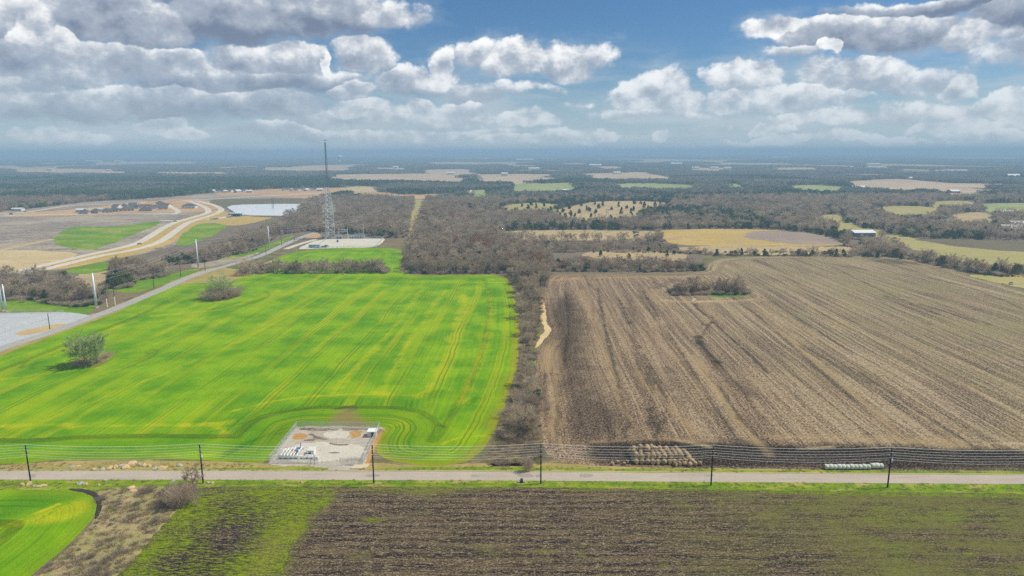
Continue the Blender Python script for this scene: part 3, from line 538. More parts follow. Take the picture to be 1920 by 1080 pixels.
S_('brown_verge', [(184, 560), (205, 547), (262, 546), (240, 560), (212, 574), (184, 590), (172, 586)], 'bank', .014, 1.0)
S_('graded_land', [(-500, 420), (0, 397), (60, 390), (175, 377), (300, 370), (390, 362), (475, 355.5), (660, 350.5), (700, 356), (690, 372), (560, 382), (470, 395), (440, 410), (380, 440), (330, 462), (100, 510), (-500, 560)], 'grey_dirt', .006, 4.0, 2)
S_('fresh_earth', [(470, 357), (540, 353), (650, 351), (720, 360), (760, 366), (700, 371), (560, 372), (480, 366), (410, 366), (400, 361)], 'fresh_dirt', .03, 4.0, 2)
S_('pale_earth', [(-300, 490), (0, 468), (80, 470), (160, 474), (110, 490), (90, 500), (60, 506), (-300, 540)], 'pale_dirt', .012, 2.0, 1.5)
S_('tan_verge', [(80, 500), (190, 474), (270, 455), (300, 435), (330, 414), (400, 395), (412, 392), (432, 399), (420, 406), (380, 420), (350, 440), (310, 462), (240, 480), (100, 510)], 'gold', .012, 2.0)
S_('green_slope', [(92, 455), (120, 430), (150, 424), (200, 425), (250, 421), (295, 414), (305, 417), (270, 432), (250, 440), (215, 455), (175, 470), (130, 466)], 'green', .02, 2.0)
S_('green_slope', [(325, 458), (345, 437), (372, 418), (400, 418), (432, 424), (405, 438), (380, 450), (350, 462)], 'green', .02, 2.0)
S_('tan_slope', [(385, 412), (440, 405), (500, 403), (520, 405), (470, 420), (430, 424), (400, 417)], 'gold', .018, 2.0)
S_('green_slope', [(118, 505), (160, 497), (205, 488), (208, 505), (180, 512), (140, 514)], 'green', .02, 2.0)
S_('dry_slope', [(140, 514), (200, 506), (300, 500), (320, 512), (260, 524), (195, 541), (160, 540)], 'tan', .016, 2.0)
S_('bare_lot', [(350, 500), (370, 492), (400, 490), (470, 470), (500, 464), (470, 486), (385, 504)], 'grey_dirt', .016, 1.6)
S_('green_verge', [(400, 487), (440, 478), (500, 458), (560, 437), (540, 452), (500, 468), (450, 484)], 'green', .020, 1.6)
S_('pond_bank', [(380, 376), (440, 372), (640, 372), (650, 408), (520, 409), (440, 404), (418, 388)], 'darkfield', .02, 3.0)
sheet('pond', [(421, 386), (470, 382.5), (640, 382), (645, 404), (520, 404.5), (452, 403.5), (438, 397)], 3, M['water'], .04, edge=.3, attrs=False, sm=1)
S_('building_lot', [(300, 376), (330, 372), (362, 372), (430, 384), (400, 395), (345, 400), (310, 396), (225, 400), (140, 404), (10, 407), (0, 402), (150, 392), (250, 380)], 'fresh_dirt', .008, 3.0, 2)
CW1 = [(-60, 545), (40, 516), (100, 501), (188, 479), (237, 471.5), (277, 462), (303, 452.5), (327, 435), (347, 420), (367, 412.5), (390, 406), (413, 398), (416, 391), (397, 383), (368, 376.5)]
CW2 = [(-60, 532), (30, 509), (98, 494), (163, 478), (210, 468.5), (258, 457), (283, 442), (307, 427), (327, 417), (347, 411.5), (368, 406), (388, 400), (393, 394), (380, 386), (356, 377.5)]
strip('highway', CW1, 9.0, M['concrete_road'], .05); strip('highway', CW2, 9.0, M['concrete_road'], .052)
strip('highway', [(345, 377), (356, 375.5), (400, 373), (450, 370), (520, 366), (600, 362)], 12, M['concrete_road'], .054)
strip('side_road', [(300, 413.5), (330, 414), (350, 413.5)], 9, M['concrete_road'], .056); strip('side_road', [(385, 411), (410, 410), (430, 405), (455, 402)], 10, M['concrete_road'], .048)
strip('side_road', [(-100, 406), (0, 402), (60, 397), (130, 384.5), (200, 383), (260, 382)], 8, M['concrete_road'], .046); strip('side_road', [(0, 405), (80, 402), (150, 402), (330, 400)], 8, M['concrete_road'], .044); strip('side_road', [(303, 379), (320, 387), (338, 397), (325, 402)], 8, M['concrete_road'], .058)
strip('side_road', [(160, 396), (190, 390)], 9, M['concrete_road'], .046); strip('dirt_track', [(-20, 475), (40, 460), (100, 448)], 7, M['pale_dirt'], .03)
# -- substation yard
S_('yard_gravel', [(555, 468), (572, 459), (600, 447.5), (719, 447), (723, 449), (706, 464.5), (640, 465), (589, 466.5)], 'subpad', .03, 1.5, .4)
strip('driveway', [(536, 467), (560, 458), (592, 449)], 6, M['subpad'], .034)
S_('bare_lot', [(706, 465), (724, 448), (757, 447), (768, 452), (757, 467)], 'bank', .012, 1.6)
S_('dirt_mound', [(568, 448), (585, 438), (602, 437), (600, 446)], 'fresh_dirt', .026, 1.6)
S_('green_verge', [(480, 505), (500, 490), (522, 483), (530, 500), (520, 513)], 'olive', .012, 1.6)
# -- power-line clearing through the wood and the pastures beyond
S_('clearing', [(757, 467), (765, 450), (770, 430), (765, 410), (775, 395), (778, 385), (762, 378), (775, 374), (795, 374), (792, 385), (788, 400), (784, 420), (776, 445), (768, 467)], 'olive', .02, 2.0)
PAST = [  # (outline, material, grow the near edge by the height of the trees in front)
 ([(900, 440), (960, 433), (1050, 431), (1150, 432), (1235, 432), (1238, 452), (1100, 452), (1000, 451), (940, 445)], 'tan', 0), ([(1090, 472), (1180, 471), (1290, 474), (1290, 490), (1180, 490), (1100, 484)], 'tan', 0),
 ([(1230, 431), (1330, 429), (1440, 430), (1530, 438), (1575, 452), (1590, 461), (1450, 462), (1270, 461), (1240, 446)], 'gold', 0), ([(1400, 436), (1450, 431), (1530, 438), (1573, 451), (1582, 458), (1500, 459), (1430, 452), (1390, 444)], 'plum', 0), ([(1262, 461), (1600, 461), (1640, 470), (1600, 477), (1350, 478), (1275, 472)], 'tan', 0),
 ([(1040, 412), (1030, 400), (1060, 388), (1120, 378), (1200, 377), (1260, 380), (1255, 388), (1200, 398), (1200, 412), (1150, 418), (1075, 419)], 'tan', 0), ([(955, 383), (1010, 380), (1050, 384), (1040, 400), (960, 404), (930, 392)], 'olive', 0),
 ([(1640, 445), (1665, 439), (1700, 444), (1760, 455), (1830, 462), (2300, 500), (2300, 560), (1990, 508), (1880, 502), (1800, 492), (1740, 475), (1680, 459)], 'olive', 0), ([(1700, 447), (1850, 450), (2300, 468), (2300, 492), (1920, 474), (1800, 463), (1740, 454)], 'darkfield', 0),
 ([(1800, 514), (1990, 515), (2300, 525), (2300, 680), (2060, 582), (1920, 543), (1860, 527)], 'olive', 0),
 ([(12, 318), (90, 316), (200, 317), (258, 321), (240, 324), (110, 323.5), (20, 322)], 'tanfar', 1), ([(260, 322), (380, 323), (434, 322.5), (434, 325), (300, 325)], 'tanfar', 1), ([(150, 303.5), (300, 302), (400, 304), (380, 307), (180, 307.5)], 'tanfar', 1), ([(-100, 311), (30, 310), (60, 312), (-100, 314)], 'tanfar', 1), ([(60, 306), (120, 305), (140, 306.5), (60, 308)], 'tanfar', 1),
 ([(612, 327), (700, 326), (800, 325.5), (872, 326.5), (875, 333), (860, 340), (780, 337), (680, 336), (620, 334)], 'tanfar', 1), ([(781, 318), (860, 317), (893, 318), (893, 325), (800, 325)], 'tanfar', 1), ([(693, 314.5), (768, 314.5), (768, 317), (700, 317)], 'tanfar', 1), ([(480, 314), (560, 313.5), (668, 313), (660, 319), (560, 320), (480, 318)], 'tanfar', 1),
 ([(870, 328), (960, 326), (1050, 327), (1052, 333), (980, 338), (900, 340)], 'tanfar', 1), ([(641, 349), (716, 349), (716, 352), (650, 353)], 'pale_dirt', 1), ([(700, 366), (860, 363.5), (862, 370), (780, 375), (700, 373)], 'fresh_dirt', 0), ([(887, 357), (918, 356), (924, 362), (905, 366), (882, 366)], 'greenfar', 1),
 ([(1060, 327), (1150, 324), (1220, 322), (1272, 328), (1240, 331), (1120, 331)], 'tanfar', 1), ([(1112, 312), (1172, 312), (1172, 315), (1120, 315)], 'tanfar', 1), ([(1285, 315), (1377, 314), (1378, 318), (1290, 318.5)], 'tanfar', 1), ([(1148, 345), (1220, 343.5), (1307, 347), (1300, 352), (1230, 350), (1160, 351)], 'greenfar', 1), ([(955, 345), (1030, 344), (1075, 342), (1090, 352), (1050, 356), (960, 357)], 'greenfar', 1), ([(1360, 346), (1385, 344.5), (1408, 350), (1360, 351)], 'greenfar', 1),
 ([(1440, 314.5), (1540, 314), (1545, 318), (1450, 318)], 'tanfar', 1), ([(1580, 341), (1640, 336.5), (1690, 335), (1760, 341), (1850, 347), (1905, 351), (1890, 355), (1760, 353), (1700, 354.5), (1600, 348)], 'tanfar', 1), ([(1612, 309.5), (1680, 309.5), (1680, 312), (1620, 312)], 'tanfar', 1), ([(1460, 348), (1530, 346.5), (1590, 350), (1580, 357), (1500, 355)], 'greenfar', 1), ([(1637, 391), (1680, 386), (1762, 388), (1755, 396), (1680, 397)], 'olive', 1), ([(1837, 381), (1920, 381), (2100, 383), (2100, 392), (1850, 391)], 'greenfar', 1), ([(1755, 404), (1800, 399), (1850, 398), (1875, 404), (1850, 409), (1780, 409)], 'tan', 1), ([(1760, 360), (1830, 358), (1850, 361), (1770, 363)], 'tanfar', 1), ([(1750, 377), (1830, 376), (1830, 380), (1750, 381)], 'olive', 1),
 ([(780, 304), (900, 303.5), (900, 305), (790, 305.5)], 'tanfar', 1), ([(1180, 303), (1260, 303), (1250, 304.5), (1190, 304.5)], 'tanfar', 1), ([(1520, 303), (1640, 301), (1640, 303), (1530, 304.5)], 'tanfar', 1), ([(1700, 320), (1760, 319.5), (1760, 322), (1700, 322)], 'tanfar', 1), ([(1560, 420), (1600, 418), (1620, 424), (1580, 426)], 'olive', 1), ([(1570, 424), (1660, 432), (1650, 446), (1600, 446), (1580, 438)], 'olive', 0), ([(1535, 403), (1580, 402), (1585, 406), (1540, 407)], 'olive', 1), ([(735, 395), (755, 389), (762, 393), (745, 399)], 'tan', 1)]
CLEAR = []
for px, mk, grow in PAST:
    if grow:
        my = sum(q[1] for q in px)/len(px); px = [(a, b+(11.0*ppm(a, b) if b > my else 0)) for a, b in px]
    ymn = min(q[1] for q in px); step = 2.5 if ymn > 425 else 6 if ymn > 370 else 14 if ymn > 335 else 40 if ymn > 310 else 90
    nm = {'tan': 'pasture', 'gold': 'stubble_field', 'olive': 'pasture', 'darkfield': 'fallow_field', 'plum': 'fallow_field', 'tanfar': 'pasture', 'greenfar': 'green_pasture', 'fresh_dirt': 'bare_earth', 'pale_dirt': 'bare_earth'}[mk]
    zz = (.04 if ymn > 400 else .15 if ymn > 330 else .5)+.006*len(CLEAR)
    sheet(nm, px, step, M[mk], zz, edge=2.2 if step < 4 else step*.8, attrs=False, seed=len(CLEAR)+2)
    CLEAR.append(px)
NTR = len(CLEAR)
rc = random.Random(12)
for q in range(64):
    yy = 1500*math.exp(rc.uniform(0, 1.9)); xx = rc.uniform(-.82, .82)*yy; cpx, cpy = (float(v) for v in proj(xx, yy))
    if (cpx < 700 and cpy > 322) or any(inside(np.array([cpx]), np.array([cpy]), np.array(c))[0] for c in CLEAR): continue
    hw_, hd_ = rc.uniform(70, 260)*yy/2600, yy*.052+rc.uniform(.5, 2.2)*58*(yy/2600)**2; rt_ = rc.uniform(-.12, .12); P_ = []
    for t in range(9): a_ = t*2*math.pi/9; k_ = rc.uniform(.75, 1.15); ex, ey = math.cos(a_)*hw_*k_, math.sin(a_)*hd_*k_; P_.append((xx+ex*math.cos(rt_)-ey*math.sin(rt_), yy+ex*math.sin(rt_)+ey*math.cos(rt_)))
    px = [tuple(float(v) for v in proj(*w_)) for w_ in P_]; mk = rc.choice(['tanfar', 'tanfar', 'tanfar', 'olive', 'olive', 'greenfar', 'tan'])
    sheet('pasture', px, max(8, yy/160), M[mk], .2+.006*len(CLEAR), edge=yy/700, attrs=False, seed=q+50); CLEAR.append(px)
strip('dirt_track', [(1655, 441), (1700, 449.5), (1780, 463), (1850, 473), (1920, 484), (2100, 510)], 5, M['pale_dirt'], .07)
strip('dirt_track', [(868, 371), (880, 358), (890, 349), (898, 344)], 12, M['concrete_road'], .3)
# wood floor under the trees
WFLOOR = [(-600, 300), (2600, 294), (2600, 560), (2000, 515), (1840, 512), (1700, 478), (1590, 460), (1310, 440), (1316, 509), (1100, 511), (960, 516), (755, 515), (765, 465), (700, 446), (480, 470), (400, 500), (200, 520), (180, 572), (-600, 575)]
tag(mesh_ob('wood_floor', [(*G(a, b), .003) for a, b in [(-600, 300), (2600, 296), (2600, 600), (1990, 517), (1840, 513), (1700, 480), (1590, 461), (1318, 463), (1316, 510), (1030, 513), (755, 515), (765, 465), (700, 446), (480, 470), (400, 500), (200, 520), (180, 572), (-600, 575)]], [tuple(range(18))[::-1]], M['litter']), kind='structure')
# ------------------------------------------------------------------ trees
def leafmat(name, cols, rough=.85, scale=.5, transl=0.0):
    mt, n, b = newmat(name); oi = n.new('ShaderNodeObjectInfo').outputs['Random']; g = n.new('ShaderNodeNewGeometry')
    p = n.obj(); c = n.mix(n.sm(oi, 0, 1), C(cols[0]), C(cols[1])); c = n.mix(n.sm(n.noise(p, scale, 3, .6), .4, .65, 0, .8), c, C(cols[2]))
    big = n.noise(g.outputs['Position'], .018, 3, .6); c = n.mix(n.sm(big, .42, .62, 0, .55), c, C(cols[3]))
    n.put(b.inputs['Base Color'], c); b.inputs['Roughness'].default_value = rough
    if transl:
        ts = n.new('ShaderNodeBsdfTranslucent'); n.put(ts.inputs[0], c); mx = n.new('ShaderNodeMixShader'); mx.inputs[0].default_value = transl
        n.l.new(b.outputs[0], mx.inputs[1]); n.l.new(ts.outputs[0], mx.inputs[2]); n.l.new(mx.outputs[0], mt.node_tree.nodes['Material Output'].inputs['Surface'])
    return mt
M['bark'] = leafmat('grey_bark', ('857a6f', '928779', '6b6158', '7a6f64'))
M['twig'] = leafmat('bare_twigs', ('dccbae', '807160', 'c2ae92', 'b3a184'), transl=.45)
M['twigfar'] = leafmat('distant_twigs', ('a8a290', '7a7a68', '949080', '848872'), transl=.3)
M['twigpale'] = leafmat('pale_budding_twigs', ('b6c884', 'bccb8c', 'a5b478', 'b2c080'), transl=.35)
M['russet'] = leafmat('russet_leaves', ('bb7a4a', 'b98658', 'a66a42', 'a88260'), transl=.3)
M['cedar'] = leafmat('cedar_needles', ('415f38', '57723f', '35502e', '4c6440'), transl=.2)
M['oliveleaf'] = leafmat('olive_foliage', ('6c7840', '79824a', '58642f', '707846'), transl=.2)
M['brush'] = leafmat('dry_brush', ('c4b29c', 'c9b69e', 'a4927e', 'b8a688'), transl=.4)

def arr_mesh(name, V, T, mats, mi=None):
    me = bpy.data.meshes.new(name); V = np.asarray(V, float); T = np.asarray(T, np.int32)
    me.vertices.add(len(V)); me.vertices.foreach_set('co', V.ravel()); me.loops.add(T.size); me.loops.foreach_set('vertex_index', T.ravel())
    me.polygons.add(len(T)); me.polygons.foreach_set('loop_start', np.arange(0, T.size, T.shape[1], dtype=np.int32))
    for q in mats: me.materials.append(q)
    if mi is not None: me.polygons.foreach_set('material_index', np.asarray(mi, np.int32))
    me.update(calc_edges=True); return me
class TB:      # triangle soup
    def __init__(s, seed): s.r = np.random.default_rng(seed); s.v = []; s.t = []; s.n = 0
    def add(s, V, T): s.v.append(V); s.t.append(T+s.n); s.n += len(V)
    def limb(s, P, R):
        P = np.asarray(P); k = 4
        for i in range(len(P)-1):
            t = P[i+1]-P[i]; t = t/(np.linalg.norm(t)+1e-9); a = np.cross(t, [.3, .9, .1]); a /= np.linalg.norm(a)+1e-9; c = np.cross(t, a)
            an = np.arange(k)*2*np.pi/k
            ring = np.cos(an)[:, None]*a+np.sin(an)[:, None]*c
            V = np.vstack([P[i]+ring*R[i], P[i+1]+ring*R[i+1]])
            T = []
            for j in range(k): T += [(j, (j+1) % k, k+(j+1) % k), (j, k+(j+1) % k, k+j)]
            s.add(V, np.array(T))
    def slivers(s, base, dirs, L, w):
        n = len(base); sd = np.cross(dirs, s.r.normal(size=(n, 3))); sd /= np.linalg.norm(sd, axis=1)[:, None]+1e-9
        V = np.stack([base-sd*w[:, None]/2, base+sd*w[:, None]/2, base+dirs*L[:, None]], 1).reshape(-1, 3)
        s.add(V, np.arange(3*n).reshape(-1, 3))
    def leaves(s, cen, size, up=.0):
        n = len(cen); a = s.r.normal(size=(n, 3)); a /= np.linalg.norm(a, axis=1)[:, None]; c = np.cross(a, s.r.normal(size=(n, 3))); c /= np.linalg.norm(c, axis=1)[:, None]+1e-9
        sz = (size*s.r.uniform(.6, 1.4, n))[:, None]
        V = np.stack([cen-a*sz*.6, cen+a*sz*.6, cen+c*sz], 1).reshape(-1, 3); s.add(V, np.arange(3*n).reshape(-1, 3))
    def mesh(s, name, mat): return arr_mesh(name, np.vstack(s.v), np.vstack(s.t), [mat])
def nrm(v): return v/(np.linalg.norm(v, axis=-1, keepdims=True)+1e-9)
def bare_tree(seed, h, w, ntw, tw=.05, tl=1.3, trunks=1, fork=.25, nlimb=8, wood=None, twig=None, spread=1.0, low=0.0, fill=0):
    """a leafless tree: trunk and limbs in one mesh, the twig crown in another"""
    A = TB(seed); B = TB(seed+1000); r = A.r; segs = []
    for q in range(trunks):
        bx = r.normal(0, .35*w/4, 2) if trunks > 1 else np.zeros(2); base = np.array([bx[0], bx[1], -.2]); hh = h*r.uniform(.85, 1) if trunks > 1 else h
        lean = r.normal(0, .04*h, 2)*(2 if trunks > 1 else 1)
        top = base+np.array([lean[0], lean[1], hh*.80]); mid = base+np.array([lean[0]*.3, lean[1]*.3, hh*fork])
        rt = .028*h/math.sqrt(trunks)
        tp = [base, mid, mid*.5+top*.5+np.append(r.normal(0, .02*h, 2), 0), top]; A.limb(tp, [rt*1.3, rt, rt*.5, rt*.14]); tp = np.array(tp)
        for i in range(nlimb):
            f = fork*.8+(.75-fork*.8)*(i+r.uniform(0, .8))/nlimb; st = mid+(top-mid)*max(0, (f-fork)/(.8-fork)) if f > fork else base+(mid-base)*f/fork
            an = i*2.4+r.uniform(-.5, .5); ph = f; rr = w/2*spread*math.sqrt(max(.12, 1-((ph-.45)/.60)**2))*r.uniform(.65, 1.0)
            en = st+np.array([math.cos(an)*rr, math.sin(an)*rr, hh*r.uniform(.12, .30)*(1.2-f)+.06*h]); en[2] = min(en[2], h*.97)
            c1 = st*.5+en*.5+np.array([0, 0, -.02*h+r.normal(0, .02*h)]); rl = rt*.48*(1.15-f)
            P = [st+(c1-st)*0, st*.55+c1*.45+r.normal(0, .012*h, 3), c1*.55+en*.45+r.normal(0, .02*h, 3), en]; A.limb(P, [rl, rl*.75, rl*.45, rl*.12]); P = np.array(P)
            segs.append((P[1], P[3]-P[1]))
            for k in range(5):
                f2 = r.uniform(.3, .98); s0 = P[1]+(P[3]-P[1])*f2; d = nrm(nrm(P[3]-P[1])*.6+r.normal(0, .55, 3)+np.array([0, 0, .35])); L = w*r.uniform(.12, .26); e0 = s0+d*L
                A.limb([s0, e0], [rl*.30, rl*.06]); segs.append((s0, e0-s0)); segs.append((s0, e0-s0))
        segs.append((tp[2], tp[3]-tp[2]))
    S0 = np.array([a for a, _ in segs]); D0 = np.array([b for _, b in segs]); k = r.integers(0, len(segs), ntw); f = r.uniform(.15, 1.05, ntw)[:, None]
    base = S0[k]+D0[k]*f; dirs = nrm(nrm(D0[k])*.55+r.normal(0, .55, (ntw, 3))+np.array([0, 0, .30])); L = r.uniform(.5, 1.2, ntw)*tl
    B.slivers(base, dirs, L, np.full(ntw, tw)*r.uniform(.6, 1.5, ntw))
    if fill:
        d = nrm(r.normal(0, 1, (fill, 3))); d[:, 2] = np.abs(d[:, 2])*1.2-.35; q = r.uniform(.55, 1.0, fill)[:, None]; c = np.array([0, 0, h*.46])+d*q*np.array([w*.46, w*.46, h*.46])
        c[:, 2] = np.maximum(c[:, 2], h*.12); B.slivers(c, nrm(d+r.normal(0, .45, (fill, 3))+np.array([0, 0, .3])), r.uniform(.4, 1.1, fill)*tl, np.full(fill, tw)*r.uniform(.5, 1.2, fill))
    if low:      # sprouts and brush at the foot
        n2 = int(ntw*low); c = np.stack([r.normal(0, w*.26, n2), r.normal(0, w*.26, n2), r.uniform(0, h*.18, n2)], 1); B.slivers(c, nrm(r.normal(0, .5, (n2, 3))+np.array([0, 0, .9])), r.uniform(.5, 1.3, n2)*tl, np.full(n2, tw*1.3))
    return A.mesh('trunk', wood or M['bark']), B.mesh('crown', twig or M['twig'])
def leafy(seed, h, w, n, size, mat, cone=1.0, trunk=True, base=.04):
    A = TB(seed); B = TB(seed+1); r = A.r
    A.limb([[0, 0, -.2], [0, 0, h*.5], [0, 0, h*.92]], [.03*h, .02*h, .005*h])
    for i in range(7):
        z = h*(.12+.1*i); an = i*2.4; A.limb([[0, 0, z], [math.cos(an)*w*.38*(1-z/h), math.sin(an)*w*.38*(1-z/h), z+.10*h]], [.010*h, .003*h])
    # clumps on an uneven outline
    nc = 26; cl = []
    for i in range(nc):
        t = r.uniform(0, 1)**.8; z = h*(base+.06+.84*t); rad_ = w/2*((1-t)**(.55*cone)*.92+.10)*(1 if t > .12 else .8); a = r.uniform(0, 6.283); q = r.uniform(.35, .85)
        cl.append((math.cos(a)*rad_*q, math.sin(a)*rad_*q, z, w*.17*r.uniform(.7, 1.3)*(1.15-.5*t)))
    cl = np.array(cl); k = r.integers(0, nc, n); d = nrm(r.normal(0, 1, (n, 3)))*r.uniform(.5, 1.05, n)[:, None]; d[:, 2] *= 1.15
    c = cl[k, :3]+d*cl[k, 3][:, None]; c[:, 2] = np.clip(c[:, 2], .05, h); B.leaves(c, size)
    return A.mesh('trunk', M['bark']), B.mesh('crown', mat)
def bush(seed, h, w, n, mat, tw=.07, tl=1.0):
    B = TB(seed); r = B.r; k = 9; c0 = np.stack([r.normal(0, w*.2, k), r.normal(0, w*.2, k), np.zeros(k)], 1); hh = h*r.uniform(.6, 1, k)
    q = r.integers(0, k, n); t = r.uniform(0, 1, n)**.7; a = r.uniform(0, 6.283, n); rr = w*.26*np.sqrt(t)*r.uniform(.2, 1, n)
    base = c0[q]+np.stack([np.cos(a)*rr, np.sin(a)*rr, t*hh[q]*.8], 1)
    B.slivers(base, nrm(np.stack([np.cos(a)*.5, np.sin(a)*.5, np.full(n, .8)], 1)+r.normal(0, .35, (n, 3))), r.uniform(.4, 1, n)*tl, np.full(n, tw)); return B.mesh('bush', mat)
def joined(name, meshes):
    V = []; T = []; mi = []; n = 0; mats = []
    for me in meshes:
        v = np.empty(len(me.vertices)*3); me.vertices.foreach_get('co', v); t = np.empty(len(me.loops), np.int32); me.loops.foreach_get('vertex_index', t)
        V.append(v.reshape(-1, 3)); T.append(t.reshape(-1, 3)+n); n += len(me.vertices); mi += [len(mats)]*(len(t)//3); mats.append(me.materials[0])
    return arr_mesh(name, np.vstack(V), np.vstack(T), mats, mi)

# near, finely twigged kinds
NEAR = [bare_tree(10+i, h, w, 2200, .075, 1.3, tr, fo, 9, low=.08, fill=900) for i, (h, w, tr, fo) in enumerate([(10.5, 8.5, 1, .22), (9.0, 8.0, 2, .18), (12.0, 8.5, 1, .28), (9.5, 9.5, 3, .15), (11.0, 7.0, 2, .30), (8.0, 7.0, 3, .14)])]
NEAR_R = [bare_tree(40, 10.5, 9.0, 2600, .12, 1.0, 1, .22, 9, twig=M['russet']), bare_tree(41, 9.0, 8.5, 2600, .12, 1.0, 2, .2, 9, twig=M['russet'])]
NEAR_P = [bare_tree(50, 10.0, 9.0, 2800, .075, 1.3, 2, .2, 9, twig=M['twigpale'], low=.1)]
CEDAR = [leafy(60+i, h, w, 1500, .42, M['cedar'], cn) for i, (h, w, cn) in enumerate([(7.5, 6.0, 1.0), (6.0, 5.5, .8), (8.5, 5.5, 1.4), (5.0, 5.0, .7)])]
LIVEOAK = [leafy(70+i, h, w, 1900, .45, M['oliveleaf'], .45, base=.06) for i, (h, w) in enumerate([(8.0, 10.0), (7.0, 8.0)])]
# light kinds for the mass of the woods
MASS = []
for i, (h, w) in enumerate([(10.5, 8.5), (9.5, 9.0), (11.5, 8.5), (8.5, 7.5)]): MASS.append(joined('wood_tree', bare_tree(80+i, h, w, 460, .16, 1.5, 1+i % 2, .22, 7, fill=280)))
MASS.append(joined('wood_tree', bare_tree(86, 10.0, 8.5, 700, .18, 1.2, 1, .22, 7, twig=M['russet'])))
MASS.append(joined('wood_tree', leafy(87, 7.5, 6.5, 420, .8, M['cedar'], .9))); MASS.append(joined('wood_tree', leafy(88, 6.0, 6.0, 420, .8, M['cedar'], .6)))
MASS.append(joined('wood_tree', leafy(89, 7.0, 8.0, 420, .85, M['oliveleaf'], .45)))
MASS.append(bush(90, 3.5, 6, 520, M['brush'], .12, 1.2)); MASS.append(bush(91, 3.0, 5, 520, M['cedar'], .16, 1.0))
def patch(seed, size, ncr, per, leaf, cedar):
    B = TB(seed); Cc = TB(seed+1); r = B.r
    for i in range(ncr):
        x, y = r.uniform(-size/2, size/2, 2); R = r.uniform(3.4, 5.2); hh = r.uniform(6.5, 10.5); ced = r.uniform() < cedar
        d = nrm(r.normal(0, 1, (per, 3))); d[:, 2] = np.abs(d[:, 2])*1.1-.15
        if ced: R *= .85; hh *= .95
        c = np.array([x, y, hh-R*.75])+d*R*r.uniform(.75, 1.0, per)[:, None]
        lo = per//3; c[:lo, 2] = r.uniform(.5, hh*.6, lo)
        (Cc if ced else B).leaves(c, leaf)
    ms = [B.mesh('w', M['twigfar'])]+([Cc.mesh('c', M['cedar'])] if Cc.v else [])
    return joined('wood_patch', ms)
P24 = [patch(200, 27, 14, 60, 1.5, .05), patch(201, 27, 14, 60, 1.5, .12), patch(202, 27, 14, 60, 1.5, .45), patch(203, 27, 13, 60, 1.5, .9)]
P60 = [patch(210, 66, 60, 22, 2.6, .05), patch(211, 66, 60, 22, 2.6, .25), patch(212, 66, 60, 22, 2.6, .7)]
P150 = [patch(220, 165, 230, 8, 4.6, .1), patch(221, 165, 230, 8, 4.6, .5)]

def scatter(name, label, X, Y, sc, ix, protos, z=0.0):
    n = len(X); me = bpy.data.meshes.new(name); me.vertices.add(n); me.vertices.foreach_set('co', np.stack([X, Y, np.full(n, z)], 1).ravel())
    for k, ty, v in (('sc', 'FLOAT', sc.astype(np.float32)), ('rz', 'FLOAT', RNG.uniform(0, 6.283, n).astype(np.float32)), ('ix', 'INT', ix.astype(np.int32))):
        me.attributes.new(k, ty, 'POINT').data.foreach_set('value', v)
    o = bpy.data.objects.new(name, me); COL.objects.link(o)
    c = bpy.data.collections.new(name+'_kinds')
    for i, pm in enumerate(protos): c.objects.link(bpy.data.objects.new(f'{name}_kind_{i:02d}', pm))
    g = bpy.data.node_groups.new(name, 'GeometryNodeTree'); g.interface.new_socket('Geometry', in_out='INPUT', socket_type='NodeSocketGeometry'); g.interface.new_socket('Geometry', in_out='OUTPUT', socket_type='NodeSocketGeometry')
    N = g.nodes; L = g.links; gi = N.new('NodeGroupInput'); go = N.new('NodeGroupOutput'); ci = N.new('GeometryNodeCollectionInfo'); ci.inputs[0].default_value = c; ci.inputs[1].default_value = True; ci.inputs[2].default_value = True
    ip = N.new('GeometryNodeInstanceOnPoints'); ip.inputs['Pick Instance'].default_value = True
    def at(nm, ty):
        a = N.new('GeometryNodeInputNamedAttribute'); a.data_type = ty; a.inputs[0].default_value = nm; return a.outputs[0]
    cb = N.new('ShaderNodeCombineXYZ'); L.new(at('rz', 'FLOAT'), cb.inputs[2]); L.new(gi.outputs[0], ip.inputs['Points']); L.new(ci.outputs[0], ip.inputs['Instance']); L.new(at('ix', 'INT'), ip.inputs['Instance Index'])
    L.new(cb.outputs[0], ip.inputs['Rotation']); L.new(at('sc', 'FLOAT'), ip.inputs['Scale']); L.new(ip.outputs[0], go.inputs[0])
    md = o.modifiers.new('scatter', 'NODES'); md.node_group = g
    return tag(o, label, None, None, 'stuff')

